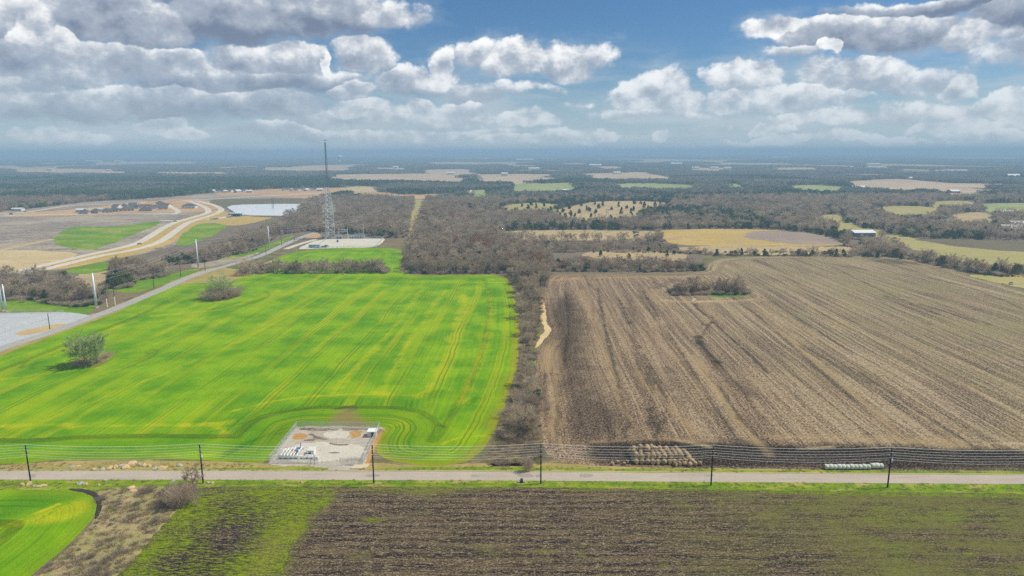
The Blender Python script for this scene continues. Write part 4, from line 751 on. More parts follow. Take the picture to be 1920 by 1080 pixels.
# ---- where trees stand: outlines of the woods as traced at the feet of the trees
def ip(px, py, poly): return inside(px, py, np.array(poly, float))
WOODS = [ # outline, spacing m, share of evergreens, share of russet, scale, name of the place
 ([(757, 513), (768, 470), (778, 440), (786, 410), (795, 385), (830, 380), (900, 378), (950, 392), (1030, 408), (1080, 420), (1180, 418), (1228, 420), (1224, 430), (1050, 430), (960, 431), (905, 438), (915, 450), (965, 462), (1000, 474), (1030, 490), (1040, 509), (960, 513)], 6.6, .13, .05, 1.0, 'mid'),
 ([(925, 451), (1000, 455), (1100, 458), (1200, 456), (1240, 461), (1265, 468), (1268, 474), (1090, 473), (1000, 474), (955, 465)], 5.0, .10, .03, .60, 'strip'), ([(1196, 452), (1190, 436), (1200, 424), (1232, 424), (1240, 452), (1232, 458)], 5.5, .2, .0, .9, 'strip'),
 ([(1022, 509), (1022, 498), (1100, 496), (1200, 497), (1310, 499), (1318, 508), (1200, 510)], 4.6, .12, .14, .76, 'row'),
 ([(962, 530), (960, 512), (1032, 510), (1018, 545)], 6.0, .02, .05, 1.05, 'hedge'),
 ([(980, 640), (972, 545), (968, 530), (1014, 530), (1008, 580), (999, 640)], 6.6, .02, .02, .92, 'hedge'),
 ([(972, 800), (976, 740), (983, 680), (980, 640), (998, 640), (998, 700), (1002, 760), (1002, 800)], 7.2, .0, .0, .82, 'hedge'),
 ([(494, 513), (500, 506), (722, 505), (722, 513)], 4.6, .03, .02, .82, 'wheatrow'), ([(455, 513), (470, 500), (500, 500), (500, 512)], 5.5, .1, .02, .8, 'wheatrow'),
 ([(600, 398), (640, 392), (700, 385), (765, 386), (762, 400), (768, 412), (764, 436), (757, 446), (702, 446), (690, 442), (610, 438), (580, 432), (520, 442), (490, 462), (470, 472), (420, 482), (380, 492), (365, 486), (400, 468), (440, 452), (480, 440), (530, 428), (560, 412)], 6.6, .08, .01, 1.0, 'creek'),
 ([(560, 396), (575, 382), (640, 364), (700, 366), (775, 374), (776, 385), (700, 388), (640, 396), (600, 402)], 6.6, .08, .01, 1.0, 'creek'), ([(530, 412), (560, 408), (600, 404), (600, 412), (560, 418)], 7.5, .02, .0, 1.2, 'pond'),
 ([(300, 492), (372, 480), (380, 492), (310, 498)], 5.0, .5, .0, .8, 'creek'), ([(212, 514), (215, 500), (260, 500), (300, 508), (308, 517), (270, 522), (230, 521)], 5.4, .22, .01, 1.0, 'thicket'),
 ([(196, 540), (205, 530), (240, 528), (243, 538), (220, 541)], 5.0, .9, .0, 1.0, 'thicket'), ([(258, 521), (300, 520), (306, 516), (270, 524)], 5, .3, 0, .8, 'thicket'),
 ([(-250, 530), (0, 528), (40, 526), (90, 528), (120, 540), (150, 548), (178, 555), (182, 566), (160, 574), (130, 572), (100, 568), (50, 562), (0, 562), (-250, 562)], 6.0, .14, .03, 1.0, 'left'), ([(150, 560), (182, 558), (200, 552), (182, 572)], 5, .6, .05, .7, 'left'),
 ([(1270, 474), (1440, 474), (1640, 478), (1640, 482), (1500, 480), (1345, 479)], 6.0, .16, .0, .72, 'backrow'),
 ([(1600, 474), (1640, 470), (1700, 480), (1760, 490), (1830, 510), (1990, 512), (2400, 530), (2400, 545), (1990, 522), (1880, 518), (1840, 515), (1780, 502), (1700, 484), (1650, 480)], 5.4, .16, .02, .9, 'eastrow'), ([(1850, 512), (2300, 520), (2300, 526), (1860, 516)], 4.6, .8, .02, .9, 'eastrow'),
 ([(1590, 462), (1575, 450), (1600, 448), (1640, 454), (1680, 466), (1700, 480), (1640, 472)], 6.2, .08, .0, 1.0, 'eastrow'),
 ([(1260, 550), (1275, 546), (1330, 544), (1385, 544), (1398, 549), (1385, 552), (1330, 552), (1270, 554)], 4.2, .07, .0, .85, 'copse')]
TX = []; TY = []; TS = []; TI = []; TP = []
for poly, sp, ev, ru, sc, nm in WOODS:
    P = world_poly(poly, True, 4); x0, y0 = P.min(0); x1, y1 = P.max(0)
    X, Y = np.meshgrid(np.arange(x0, x1, sp), np.arange(y0, y1, sp)); X = X.ravel()+RNG.uniform(-.45, .45, X.size)*sp; Y = Y.ravel()+RNG.uniform(-.45, .45, Y.size)*sp
    k = inside(X, Y, P) & (Y < 1350); qx, qy = proj(X, Y)
    for c in CLEAR[:NTR]: k &= ~ip(qx, qy, c)
    X, Y = X[k], Y[k]; n = len(X)
    r = RNG.uniform(0, 1, n); f = vnoise(X, Y, 60, 5)*1.6+vnoise(X, Y, 18, 6)*.8
    ix = RNG.integers(0, 4, n); ix = np.where(r < ru*(.3+4*(vnoise(X, Y, 30, 9) > .14)), 4, ix); e = (r+f*.35 > 1-ev); ix = np.where(e, RNG.integers(5, 8, n), ix)
    s = sc*RNG.uniform(.66, 1.2, n); TX.append(X); TY.append(Y); TS.append(s); TI.append(ix); TP += [nm]*n
# wider woods to 1350 m, everywhere that is not cleared
NOWOOD = CLEAR+[[(-800, 600), (-800, 430), (0, 398), (60, 391), (175, 378), (300, 371), (390, 362.5), (475, 356), (660, 351), (722, 360), (770, 368), (700, 375), (640, 364), (575, 380), (560, 396), (600, 440), (560, 600)],
 [(755, 470), (765, 450), (760, 412), (775, 395), (775, 374), (800, 374), (795, 400), (786, 430), (778, 445), (770, 470)], [(590, 462), (560, 700), (2800, 700), (2800, 500), (1990, 505), (1820, 512), (1640, 480), (1600, 458), (1440, 431), (1232, 431), (1238, 480), (1030, 480), (1000, 474), (900, 440), (700, 441), (600, 430)]]
def spread(y0, y1, sp, marg=0.0, seed=1):
    rr = np.random.default_rng(seed); X, Y = np.meshgrid(np.arange(-.95*y1-150, .95*y1+150, sp), np.arange(y0, y1, sp)); X = X.ravel()+rr.uniform(-.35, .35, X.size)*sp; Y = Y.ravel()+rr.uniform(-.35, .35, Y.size)*sp
    k = np.abs(X) < .80*Y+150; X, Y = X[k], Y[k]; px, py = proj(X, Y)
    k = np.ones(len(X), bool)
    for c in NOWOOD: k &= ~ip(px, py, c)
    return X[k], Y[k]
X, Y = spread(690, 1350, 6.8); px, py = proj(X, Y); k = np.ones(len(X), bool)
for poly, *_ in WOODS: k &= ~inside(X, Y, world_poly(poly, True, 3))
X, Y = X[k], Y[k]; px, py = proj(X, Y); n = len(X)
ev = np.clip(.26+2.4*vnoise(X, Y, 110, 21)+.5*((px > 940) & (px < 1260) & (py > 370) & (py < 440)), .02, .85); r = RNG.uniform(0, 1, n)
ix = RNG.integers(0, 4, n); ix = np.where(RNG.uniform(0, 1, n) < .006+.05*(vnoise(X, Y, 70, 31) > .25), 4, ix); ix = np.where(r < ev, RNG.integers(5, 8, n), ix)
TX.append(X); TY.append(Y); TS.append(RNG.uniform(.6, 1.15, n)); TI.append(ix); TP += ['far']*n
TX = np.concatenate(TX); TY = np.concatenate(TY); TS = np.concatenate(TS); TI = np.concatenate(TI); TP = np.array(TP)
TPX, TPY = proj(TX, TY)
for c, q in (([(850, 394), (900, 386), (960, 384), (1000, 395), (970, 403), (890, 402)], .6), ([(895, 425), (930, 420), (1010, 432), (1000, 442), (950, 440)], .6), ([(955, 386), (1060, 376), (1200, 370), (1300, 374), (1300, 383), (1200, 378), (1060, 385)], .65), ([(960, 422), (1060, 420), (1180, 422), (1195, 432), (1100, 433), (980, 432)], .6), ([(1440, 400), (1600, 390), (1700, 400), (1640, 415), (1500, 415)], .3), ([(1200, 395), (1300, 392), (1320, 402), (1220, 410)], .45), ([(1700, 440), (1900, 435), (1900, 450), (1760, 450)], .5), ([(800, 495), (880, 480), (960, 492), (955, 512), (820, 512)], .22), ([(700, 380), (770, 378), (760, 392), (700, 392)], .35), ([(590, 440), (700, 436), (760, 438), (760, 447), (600, 447)], .3)):
    e_ = ip(TPX, TPY, c) & (RNG.uniform(0, 1, len(TX)) < q); TI = np.where(e_, RNG.integers(5, 8, len(TX)), TI)
# keep trees off the built things
for a, b, c, d in ((1592, 434, 1650, 462),): 
    k = ~((TPX > a) & (TPX < c) & (TPY > b) & (TPY < d)); TX, TY, TS, TI, TP, TPX, TPY = TX[k], TY[k], TS[k], TI[k], TP[k], TPX[k], TPY[k]

def place_tree(proto, x, y, s, rz, label, group, name='bare_tree', cat='tree'):
    e = empty(name, (x, y, 0), label, cat, group, rz); e.scale = (s, s, s)
    for nm, me in zip(('trunk', 'crown'), proto):
        o = bpy.data.objects.new(nm, me); COL.objects.link(o); o.parent = e
    return e
LAB = {'hedge': ('bare grey tree in the hedgerow between the green field and the ploughed field', 'trees of the middle hedgerow'), 'mid': ('leafless tree along the front of the dense wood behind the green field', 'trees at the front of the middle wood'),
 'row': ('bare tree in the dense row just beyond the ploughed field', 'tree row behind the ploughed field'), 'wheatrow': ('bare tree in the straight row across the far green field', 'tree row in the green field'),
 'thicket': ('bare tree in the thicket beside the divided highway', 'thicket by the highway'), 'left': ('bare tree in the wood behind the gravel yard', 'wood behind the gravel yard'), 'creek': ('bare tree along the creek wood between the lane and the highway', 'creek wood'), 'pond': ('tall bare tree standing in front of the pale pond', 'trees by the pond'),
 'strip': ('bare tree in the low wooded strip between the two tan clearings', 'wooded strip between the tan clearings'), 'backrow': ('thin bare tree in the long row beyond the ploughed field', 'long back tree row'), 'eastrow': ('bare tree in the line bordering the ploughed field on the right', 'right border tree line'), 'copse': ('bare tree in the small copse inside the ploughed field', 'copse in the ploughed field'), 'far': ('bare tree in the wood', 'far wood')}
LABC = {k: (v[0].replace('leafless tree', 'tree').replace('tall bare tree', 'tree').replace('thin bare tree', 'tree').replace('bare grey tree', 'tree').replace('bare tree', 'tree').replace('tree', 'dark evergreen tree', 1), 'evergreens: '+v[1]) for k, v in LAB.items()}
LABR = {k: (v[0].replace('leafless tree', 'tree').replace('tall bare tree', 'tree').replace('thin bare tree', 'tree').replace('bare grey tree', 'tree').replace('bare tree', 'tree').replace('tree', 'russet-leaved tree', 1), 'russet trees: '+v[1]) for k, v in LAB.items()}
SEG = {'hedge': ('y', [(515, 'at its far end by the wood corner'), (530, 'just before the wood corner'), (548, 'left of the top of the ploughed field'), (570, 'at the head of the sandy wash'), (600, 'beside the upper sandy wash'), (640, 'beside the bend of the sandy wash'), (690, 'just nearer than the sandy wash'), (740, 'in its nearer half'), (2000, 'at its road end')]),
 'mid': ('x', [(775, 'next to the power-line clearing'), (800, 'a little right of the clearing'), (830, 'left of centre'), (860, 'at the centre'), (890, 'right of centre'), (920, 'toward the russet trees'), (935, 'near the russet trees'), (950, 'near the hedgerow corner'), (985, 'at the hedgerow corner'), (1060, 'right of the russet trees'), (1140, 'left of the tan strip'), (3000, 'behind the tan strip')]),
 'left': ('x', [(30, 'behind the paired steel poles'), (70, 'behind the yard fence'), (110, 'right of the yard fence'), (145, 'near its right end'), (3000, 'next to the tall steel pole')]),
 'wheatrow': ('x', [(560, 'left third'), (640, 'middle third'), (3000, 'right third')]), 'row': ('x', [(1110, 'left part'), (1220, 'middle part'), (3000, 'right end')]), 'copse': ('x', [(1320, 'left half'), (3000, 'right half')]),
 'thicket': ('x', [(240, 'left part'), (280, 'middle part'), (3000, 'right end')]), 'eastrow': ('x', [(1700, 'upper part'), (1800, 'middle part'), (3000, 'lower right part')])}
def where(T, i):
    lb, g = T[TP[i]]; lb = lb.replace('dark evergreen', 'evergreen')
    if TP[i] in SEG:
        ax, st = SEG[TP[i]]; v = TPX[i] if ax == 'x' else TPY[i]
        q = next(s for lim, s in st if v < lim); lb = {'hedge': lb.replace(' in the hedgerow between the green field and the ploughed field', ' in the middle hedgerow'), 'mid': lb.replace(' along the front of the dense wood behind the green field', ' at the front of the dense middle wood')}.get(TP[i], lb)
        return lb+', '+q, g+', '+q
    return lb, g
frame = (TPX > -25) & (TPX < 1945) & (TPY > 365)
vis = np.ones(len(TX)); vis[(TP == 'left') & (TPY < 545)] = 0; vis[TP == 'far'] = .5
key = np.where(frame, vis*TS*FPX/(TY*FW[1]+18), -1)
ever = TI >= 5
order = np.argsort(-key); bt = [i for i in order if not ever[i]][:286]; ct = [i for i in order if ever[i]][:60]
solo = np.zeros(len(TX), bool)
for i in bt:
    solo[i] = True; rz = float(RNG.uniform(0, 6.28))
    if TI[i] == 4: place_tree(NEAR_R[i % 2], TX[i], TY[i], TS[i], rz, *where(LABR, i), name='russet_tree')
    else: place_tree(NEAR[i % 6], TX[i], TY[i], TS[i], rz, *where(LAB, i))
for i in ct:
    solo[i] = True; pr = LIVEOAK[i % 2] if TI[i] == 7 else CEDAR[i % 4]
    place_tree(pr, TX[i], TY[i], TS[i]*1.0, float(RNG.uniform(0, 6.28)), *where(LABC, i), name='evergreen_tree', cat='evergreen')
# trees that stand alone
def lone(px, py, top, proto, label, name='bare_tree', cat='tree', group=None, rz=0.0):
    X, Y = G(px, py); h = hgt(px, py, top); zmax = max(v.co.z for v in proto[1].vertices)
    return place_tree(proto, X, Y, h/zmax, rz, label, group, name, cat)
B1 = bare_tree(301, 10, 10.0, 9500, .085, .95, 3, .14, 14, twig=M['twigpale'], low=.02, fill=7500)
lone(166, 684, 616, B1, 'large round budding tree standing alone in the green field on a patch of bare soil')
B2 = bare_tree(302, 10, 10.5, 4200, .06, 1.1, 2, .2, 10, twig=M['twigpale'], low=.0, fill=1500)
lone(414, 560, 502, B2, 'broad bare tree rising out of brush at the upper left of the green field', rz=1.2)
B3 = bare_tree(303, 9, 7.5, 2200, .08, 1.1, 1, .3, 9)
lone(364, 921, 872, B3, 'small bare tree leaning over the road beside a power pole', rz=.8)
lone(1007, 508, 470, NEAR_R[0], 'large russet tree at the corner of the middle wood above the ploughed field', name='russet_tree')
lone(468, 516, 482, NEAR[1], 'small bare tree with a leaning trunk on the dry patch by the lane')
lone(982, 812, 752, bare_tree(304, 9, 8.5, 4200, .065, 1.2, 3, .12, 11, low=.35), 'large dark bare tree at the near end of the hedgerow above the road')
lone(990, 818, 775, bare_tree(305, 7, 6, 2600, .065, 1.1, 3, .12, 8, low=.35), 'low dark tree leaning at the road end of the hedgerow', rz=2)
lone(120, 529, 507, LIVEOAK[0], 'dark green tree rising above the wood behind the gravel yard', 'evergreen_tree', 'evergreen')
lone(222, 540, 512, LIVEOAK[1], 'broad dark green tree beside the lane right of the tall steel pole', 'evergreen_tree', 'evergreen')
BUSHY = [bush(310+i, 3.2, 5.5, 2200, M['brush'], .05, .9) for i in range(3)]
def shrub(px, py, top, me, label, group=None, w=1.0, rz=0.0):
    X, Y = G(px, py); h = hgt(px, py, top); zmax = max(v.co.z for v in me.vertices); o = bpy.data.objects.new('shrub', me); COL.objects.link(o); o.location = (X, Y, 0); o.scale = (h/zmax*w, h/zmax*w, h/zmax); o.rotation_euler = (0, 0, rz)
    return tag(o, label, 'shrub', group)
for i, (px, py, top) in enumerate([(330, 948, 908), (342, 944, 905), (352, 936, 900)]): shrub(px, py, top, BUSHY[i], 'brown bush of the clump beside the road below the small bare tree', 'brown roadside bush clump', .85, i*2)
for i, (px, py, top, w) in enumerate([(398, 562, 540, 1.6), (410, 560, 536, 1.5), (425, 558, 534, 1.5), (440, 555, 535, 1.5)]): shrub(px, py, top, BUSHY[i % 3], 'brown brush around the foot of the broad tree in the green field', 'brush under the broad tree', w, i)
for i, (px, py, top, w) in enumerate([(148, 686, 674, 1.3), (180, 680, 669, 1.2), (196, 672, 662, 1.0)]): shrub(px, py, top, BUSHY[i % 3], 'low brown brush around the foot of the large round tree', 'brush under the round tree', w, i)
for i, (px, py, top, w) in enumerate([(950, 822, 806, 1.4), (968, 800, 780, 1.4), (962, 780, 762, 1.3), (985, 778, 750, 1.3), (975, 752, 730, 1.2), (1000, 770, 748, 1.2)]): shrub(px, py, top, BUSHY[i % 3], 'grey-brown bush at the near end of the hedgerow', 'hedgerow bushes', w, i)
shrub(988, 884, 852, bush(320, 4, 4.5, 1500, M['brush'], .06, 1.0), 'thin dark bush beside the road next to the middle power pole', w=.7)
def cw_(px, py): return ('near its left tip' if px < 1000 else 'in its left part' if px < 1040 else 'left of the H-frame pylon' if px < 1080 else 'just left of the pylon' if px < 1120 else 'around the pylon' if px < 1160 else 'right of the pylon' if px < 1195 else 'at its right end')+(', far side' if py < 394 else ', near side')
# cedars dotted over the tan pasture
for i, (px, py) in enumerate([(979, 388), (990, 393), (1005, 392), (1018, 395), (1028, 404), (1035, 408), (1045, 400), (1056, 399), (1070, 407), (1086, 400), (1100, 395), (1117, 401), (1130, 387), (1147, 394), (1165, 403), (1175, 392), (1188, 396), (1190, 383), (1202, 384), (1203, 400), (1215, 393), (1222, 398), (1183, 402), (1195, 405), (1060, 414), (1145, 413), (1115, 385), (1105, 397), (1238, 390), (1250, 383), (1010, 401), (1000, 404), (1020, 388), (970, 396), (966, 404), (1040, 392), (1050, 409), (1068, 392), (1078, 414), (1090, 387), (1108, 409), (1123, 391), (1160, 389), (1168, 413), (1208, 390), (1228, 386), (984, 402), (996, 386), (1033, 399), (1208, 407), (1185, 410)]):
    place_tree(CEDAR[i % 4], *G(px, py), .95+.5*((i*37) % 10)/10, i*1.3, 'dark rounded cedar on the far tan pasture, '+cw_(px, py), 'cedars on the tan pasture, '+cw_(px, py), 'cedar_tree', 'cedar')
for i, (px, py) in enumerate([(1126, 481), (1179, 485), (1250, 482), (1264, 477)]): place_tree(CEDAR[i], *G(px, py), .75, i, 'small dark cedar in the tan strip behind the tree row', 'cedars in the tan strip', 'cedar_tree', 'cedar')
for i, (px, py) in enumerate([(1344, 480), (1378, 480), (1390, 479), (1415, 479), (1433, 479), (1510, 479), (1568, 481), (1624, 482), (1645, 484), (1690, 486)]): place_tree(CEDAR[i % 4], *G(px, py), .8, i, 'dark cedar in the long thin row beyond the ploughed field', 'cedars of the long back row', 'cedar_tree', 'cedar')
lone(1613, 459, 441, CEDAR[2], 'dark pointed cedar in front of the metal barn', 'cedar_tree', 'cedar')
# brush at the feet of the woods, darkening their edges
rest = ~solo
k = rest & (TY < 1350)
bx, by, bs, bi = [], [], [], []
for poly, sp, ev, ru, sc, nm in WOODS:
    P = world_poly(poly, True, 4); n = int(len(P)*(6 if nm != 'hedge' else 4)); j = RNG.integers(0, len(P), n); t = RNG.uniform(0, 1, n)[:, None]; q = P[j]*(1-t)+P[(j+1) % len(P)]*t+RNG.normal(0, 1.6, (n, 2))
    bx.append(q[:, 0]); by.append(q[:, 1]); bs.append(RNG.uniform(.45, 1.0, n)*(.7 if nm == 'hedge' else 1)); bi.append(np.where(RNG.uniform(0, 1, n) < (.35 if nm != 'hedge' else .05), 9, 8))
scatter('woodland', 'mass of bare winter trees and evergreens filling the woods', np.concatenate([TX[k]]+bx), np.concatenate([TY[k]]+by), np.concatenate([TS[k]]+bs), np.concatenate([TI[k]]+bi), MASS)
X, Y = spread(1345, 2450, 23, seed=3); n = len(X); e = vnoise(X, Y, 220, 41)*1.5+RNG.uniform(-.12, .12, n)+.05; e = np.where(proj(X, Y)[0] < 690, e+.5, e+.12); k = vnoise(X, Y, 120, 46, 3) < .27; X, Y, e = X[k], Y[k], e[k]; n = len(X)
scatter('distant_woodland', 'distant winter woodland fading to blue', X, Y, RNG.uniform(.85, 1.1, n), np.digitize(e, [.0, .12, .26]), P24)
X, Y = spread(2430, 5200, 58, seed=4); n = len(X); e = vnoise(X, Y, 600, 42)+RNG.uniform(-.15, .15, n); k = vnoise(X, Y, 420, 47, 4) < .26; X, Y, e = X[k], Y[k], e[k]; n = len(X)
scatter('far_woodland', 'far winter woodland in blue haze', X, Y, RNG.uniform(.85, 1.1, n), np.digitize(e, [.05, .2]), P60)
X, Y = spread(5150, 13000, 150, seed=5); n = len(X); e = vnoise(X, Y, 1500, 43); k = vnoise(X, Y, 900, 48, 4) < .14; X, Y, e = X[k], Y[k], e[k]; n = len(X)
scatter('horizon_woodland', 'woodland along the horizon', X, Y, RNG.uniform(.9, 1.1, n), np.digitize(e, [.1]), P150)
print('TREES', len(TX), 'solo', solo.sum(), 'patches', n)
# ------------------------------------------------------------------ built things
M['darkwood'] = simple('creosoted_wood', K('2c2420', .7), scale=3)
M['greywood'] = simple('weathered_wood', C('6a6058'), scale=3)
M['steel'] = simple('galvanised_steel', C('c6ccd0'), .5, .1, .08, .5, .4); M['palesteel'] = simple('pale_painted_steel', C('d3dde4'), .4, .1, .05, .3, .5)
M['darksteel'] = simple('dull_steel', C('5a646c'), .5, .2, .1, .5, .4); M['white'] = simple('white_paint', C('e6e6e2'), .5, 0, .05, 1, .4); M['offwhite'] = simple('off_white_panel', C('d4d2ca'), .6, 0, .08, .6)
M['alu'] = simple('bright_aluminium_wire', C('f4f4ee'), .6, .0, .03, 1, .5); M['insul'] = simple('pale_porcelain', C('c8ccd0'), .3, 0, .05)
M['blue'] = simple('blue_valve_paint', C('1f5f9a'), .4); M['ltblue'] = simple('pale_blue_cladding', C('9db9c4'), .5, .1); M['slate'] = simple('slate_blue_cladding', C('7a8296'), .5, .1)
M['shingle'] = simple('grey_shingles', C('5b6468'), .9, 0, .2, 1.5); M['shingle2'] = simple('brown_grey_shingles', C('6c645e'), .9, 0, .2, 1.5); M['brick'] = simple('pale_brick', C('b3a596'), .9, 0, .2, 2); M['redbrick'] = simple('red_brick', C('8f6652'), .9, 0, .2, 2); M['woodframe'] = simple('bare_timber_framing', C('c9a77c'), .8, 0, .15, 1)
M['dark'] = simple('dark_opening', C('2b2f35'), .3, 0, .05, 1, .5); M['concrete'] = simple('cast_concrete', C('c9b99a'), .85, 0, .12, .8); M['tyre'] = simple('black_rubber', C('222222'), .8)
M['hay'] = leafmat('weathered_hay', ('b8a07a', '8f7c60', '7d6a50', 'a89070'), scale=2.5); M['hayend'] = leafmat('hay_bale_end', ('c2a87c', '9c8562', '80694a', 'b09670'), scale=5); M['wrap'] = leafmat('pale_net_wrap', ('d2d8c6', 'b4beac', 'c4cbb8', 'cdd2c4'), scale=1.5); M['wrapend'] = simple('hay_end', C('a08a64'), .9, 0, .3, 5)
M['rock'] = simple('pale_limestone', C('c6ab80'), .9, 0, .22, .9, .2, .5); M['rockgrey'] = simple('grey_stone', C('a5a79c'), .9, 0, .18, .9, .2, .5)

# power line along the road: poles with crossarms, and six conductors
POLES = [(-265, 906), (58, 906), (381, 906), (701, 906), (1014, 907), (1333, 910), (1664, 914), (2000, 917)]
TOPS = [835, 835, 833.5, 834.5, 833, 836, 840, 843]
PL = ['power pole at the far left by the boulders', 'power pole beside the small bare tree', 'power pole right of the fenced gas compound', 'power pole by the roadside bush at the end of the hedgerow', 'power pole just right of the stacked brown hay bales', 'power pole beside the row of pale wrapped bales']
PXY = []
pole = None
for i, ((px, py), tp) in enumerate(zip(POLES, TOPS)):
    X, Y = G(px, py); h = hgt(px, py, tp); PXY.append((X, Y, h))
    if i in (0, 7): continue
    e = empty('utility_pole', (X, Y, 0), 'dark wooden '+PL[i-1], 'utility pole', 'utility poles along the near road')
    MB().tube([(0, 0, -1), (0, 0, h*.5), (0, 0, h)], [.21, .18, .14], 10).build('pole', M['darkwood'], e, smooth=True)
    for z in (h-1.25, h-2.7): MB().box(0, 0, z, .12, 2.2, .13).build('crossarm', M['greywood'], e)
    for y, z in ((0, h), (-.9, h-1.12), (.9, h-1.12), (-.9, h-2.57), (.9, h-2.57)): MB().tube([(0, y, z), (0, y, z+.10), (0, y, z+.22)], [.06, .11, .04], 7).build('insulator', M['insul'], e)
    if i in (2, 6): MB().tube([(.32, -.1, h-4.2), (.32, -.1, h-3.2)], .24, 10).build('transformer', M['insul'], e, smooth=True)
def wire(name, pts, r, sag, label, group=None, mat=None):
    P = []
    for a, b in zip(pts[:-1], pts[1:]):
        a = Vector(a); b = Vector(b)
        for k in range(14): t = k/14; q = a.lerp(b, t); q.z -= 4*sag*t*(1-t); P.append(q)
    P.append(Vector(pts[-1])); o = MB().tube(P, r, 4).build(name, mat or M['alu']); return tag(o, label, 'power line', group)
for y, dz, sg, lb in ((0, .25, .8, 'topmost pale wire strung between the roadside poles'), (-.9, -.9, .9, 'pale roadside wire on the near end of the upper crossarms'), (.9, -.9, .9, 'pale roadside wire on the far end of the upper crossarms'),
                      (-.9, -2.35, 1.0, 'pale roadside wire on the near end of the lower crossarms'), (.9, -2.35, 1.0, 'pale roadside wire on the far end of the lower crossarms'), (.12, -3.4, 1.1, 'lowest pale wire clamped to the roadside poles below both crossarms')):
    wire('overhead_wire', [(X, Y+y, h+dz) for X, Y, h in PXY], .038 if dz > 0 else .025, sg, lb, 'wires of the roadside power line')

# tall pale steel poles and smaller wooden poles on the left
def steelpole(px, py, top, w, label):
    X, Y = G(px, py); h = hgt(px, py, top); e = empty('steel_pole', (X, Y, 0), label, 'steel pole', 'tall pale steel poles')
    MB().tube([(0, 0, 0), (0, 0, h)], [w/2, w/3.4], 12).build('shaft', M['palesteel'], e, smooth=True); MB().tube([(0, 0, 0), (0, 0, .5)], w*.8, 12).build('base_plate', M['concrete'], e)
    for k in range(3): MB().tube([(-.9, 0, h*.97-k*2.2), (.9, 0, h*.97-k*2.2+.1)], .06, 5).build('bracket', M['steel'], e)
    return X, Y, h
SP = [steelpole(5, 583, 500, 1.3, 'tallest pale steel pole at the left edge of the gravel yard'), steelpole(12, 584, 533, 1.1, 'shorter pale steel pole paired with the tall one at the left edge'), steelpole(181, 577, 512, 1.5, 'tall pale steel pole beside the lane right of the gravel yard'), steelpole(372, 503, 449, 1.3, 'tall pale steel pole at the bend of the lane before the creek wood'), steelpole(505, 463, 424, 1.2, 'slim pale steel pole beside the lane near the substation')]
for k in range(3):
    pts = [(-300, 395, 24-k*2.2)]+[(X+.9, Y, h*.97-k*2.2) for X, Y, h in (SP[0], SP[2], SP[3], SP[4])]+[(-160, 735, 22-k*1.5)]
    wire('transmission_wire', pts, .03, 2.5, ('upper', 'middle', 'lower')[k]+' thin wire running between the tall pale steel poles', 'wires of the steel pole line', M['steel'])
WPL = [(201, 576, 541, 'dark pole with a white lower half, left of the pair beside the lane', 1), (216, 572, 539, 'dark pole with a white lower half, right of the pair beside the lane', 1), (289, 540, 511, 'dark wooden pole in the green strip beside the lane', 0), (339, 519, 489, 'dark wooden pole on the lane verge before the steel pole', 0), (385, 508, 480, 'dark wooden pole at the trees where the lane bends', 0), (93.5, 617, 588, 'thin dark pole standing on the dirt patch of the gravel yard', 0), (499, 478, 460, 'thin wooden pole beside the lane below the slim steel pole', 0), (528, 460, 441, 'thin wooden pole where the lane reaches the substation', 0), (552, 452, 436, 'thin wooden pole on the green verge left of the substation', 0)]
WT = []
for px, py, tp, lb, band in WPL:
    X, Y = G(px, py); h = hgt(px, py, tp); e = empty('utility_pole', (X, Y, 0), lb, 'utility pole', 'small poles along the lane'); WT.append((X, Y, h))
    MB().tube([(0, 0, 0), (0, 0, h)], [.20, .15], 8).build('pole', M['darkwood'], e, smooth=True)
    if px != 93.5: MB().box(0, 0, h-.8, 2.4, .14, .14, .5).build('crossarm', M['greywood'], e)
    if band: MB().tube([(0, 0, .05), (0, 0, h*.48)], [.27, .25], 8).build('white_sleeve', M['white'], e)
wire('lane_wire', [(X, Y, h) for X, Y, h in [WT[i] for i in (1, 2, 3, 4, 6, 7, 8)]], .03, .7, 'thin wire carried by the small wooden poles along the lane', None, M['steel'])

# fences of woven wire
def fence(name, corners, h, label, step=3.0, gap=None, pitch=.22, wr=.012, mat=None):
    e = empty(name, (*corners[0], 0), label, 'fence'); ox, oy = corners[0]; mb = MB(); ra = MB(); posts = []
    for a, b in zip(corners[:-1], corners[1:]):
        L = math.hypot(b[0]-a[0], b[1]-a[1]); ux, uy = (b[0]-a[0])/L, (b[1]-a[1])/L; ax, ay = a[0]-ox, a[1]-oy
        n = max(1, round(L/step))
        for k in range(n+1): posts.append((ax+ux*L*k/n, ay+uy*L*k/n))
        for z in (.06, h): ra.tube([(ax, ay, z), (ax+ux*L, ay+uy*L, z)], .035, 4)
        s = -h
        while s < L:
            for sg in (0, 1):
                s0, s1 = max(s, 0), min(s+h, L); z0, z1 = s0-s, s1-s
                if sg: z0, z1 = h-z0, h-z1
                nx, ny = -uy*wr, ux*wr
                b0 = len(mb.v); mb.v += [(ax+ux*s0, ay+uy*s0, z0-wr), (ax+ux*s0, ay+uy*s0, z0+wr), (ax+ux*s1, ay+uy*s1, z1+wr), (ax+ux*s1, ay+uy*s1, z1-wr)]; mb.f.append((b0, b0+1, b0+2, b0+3))
            s += pitch
    mb.build('wire_mesh', mat or M['steel'], e); ra.build('rail', M['steel'], e)
    pm = None
    for x, y in dict.fromkeys((round(x, 2), round(y, 2)) for x, y in posts):
        if pm is None: pm = MB().tube([(0, 0, 0), (0, 0, h+.15)], .06, 6).build('post', M['steel'], e, (x, y, 0))
        else: o = pm.copy(); COL.objects.link(o); o.location = (x, y, 0)
    return e
cA, cB, cC, cD = G(505, 869), G(557, 803), G(712, 804), G(681, 872)
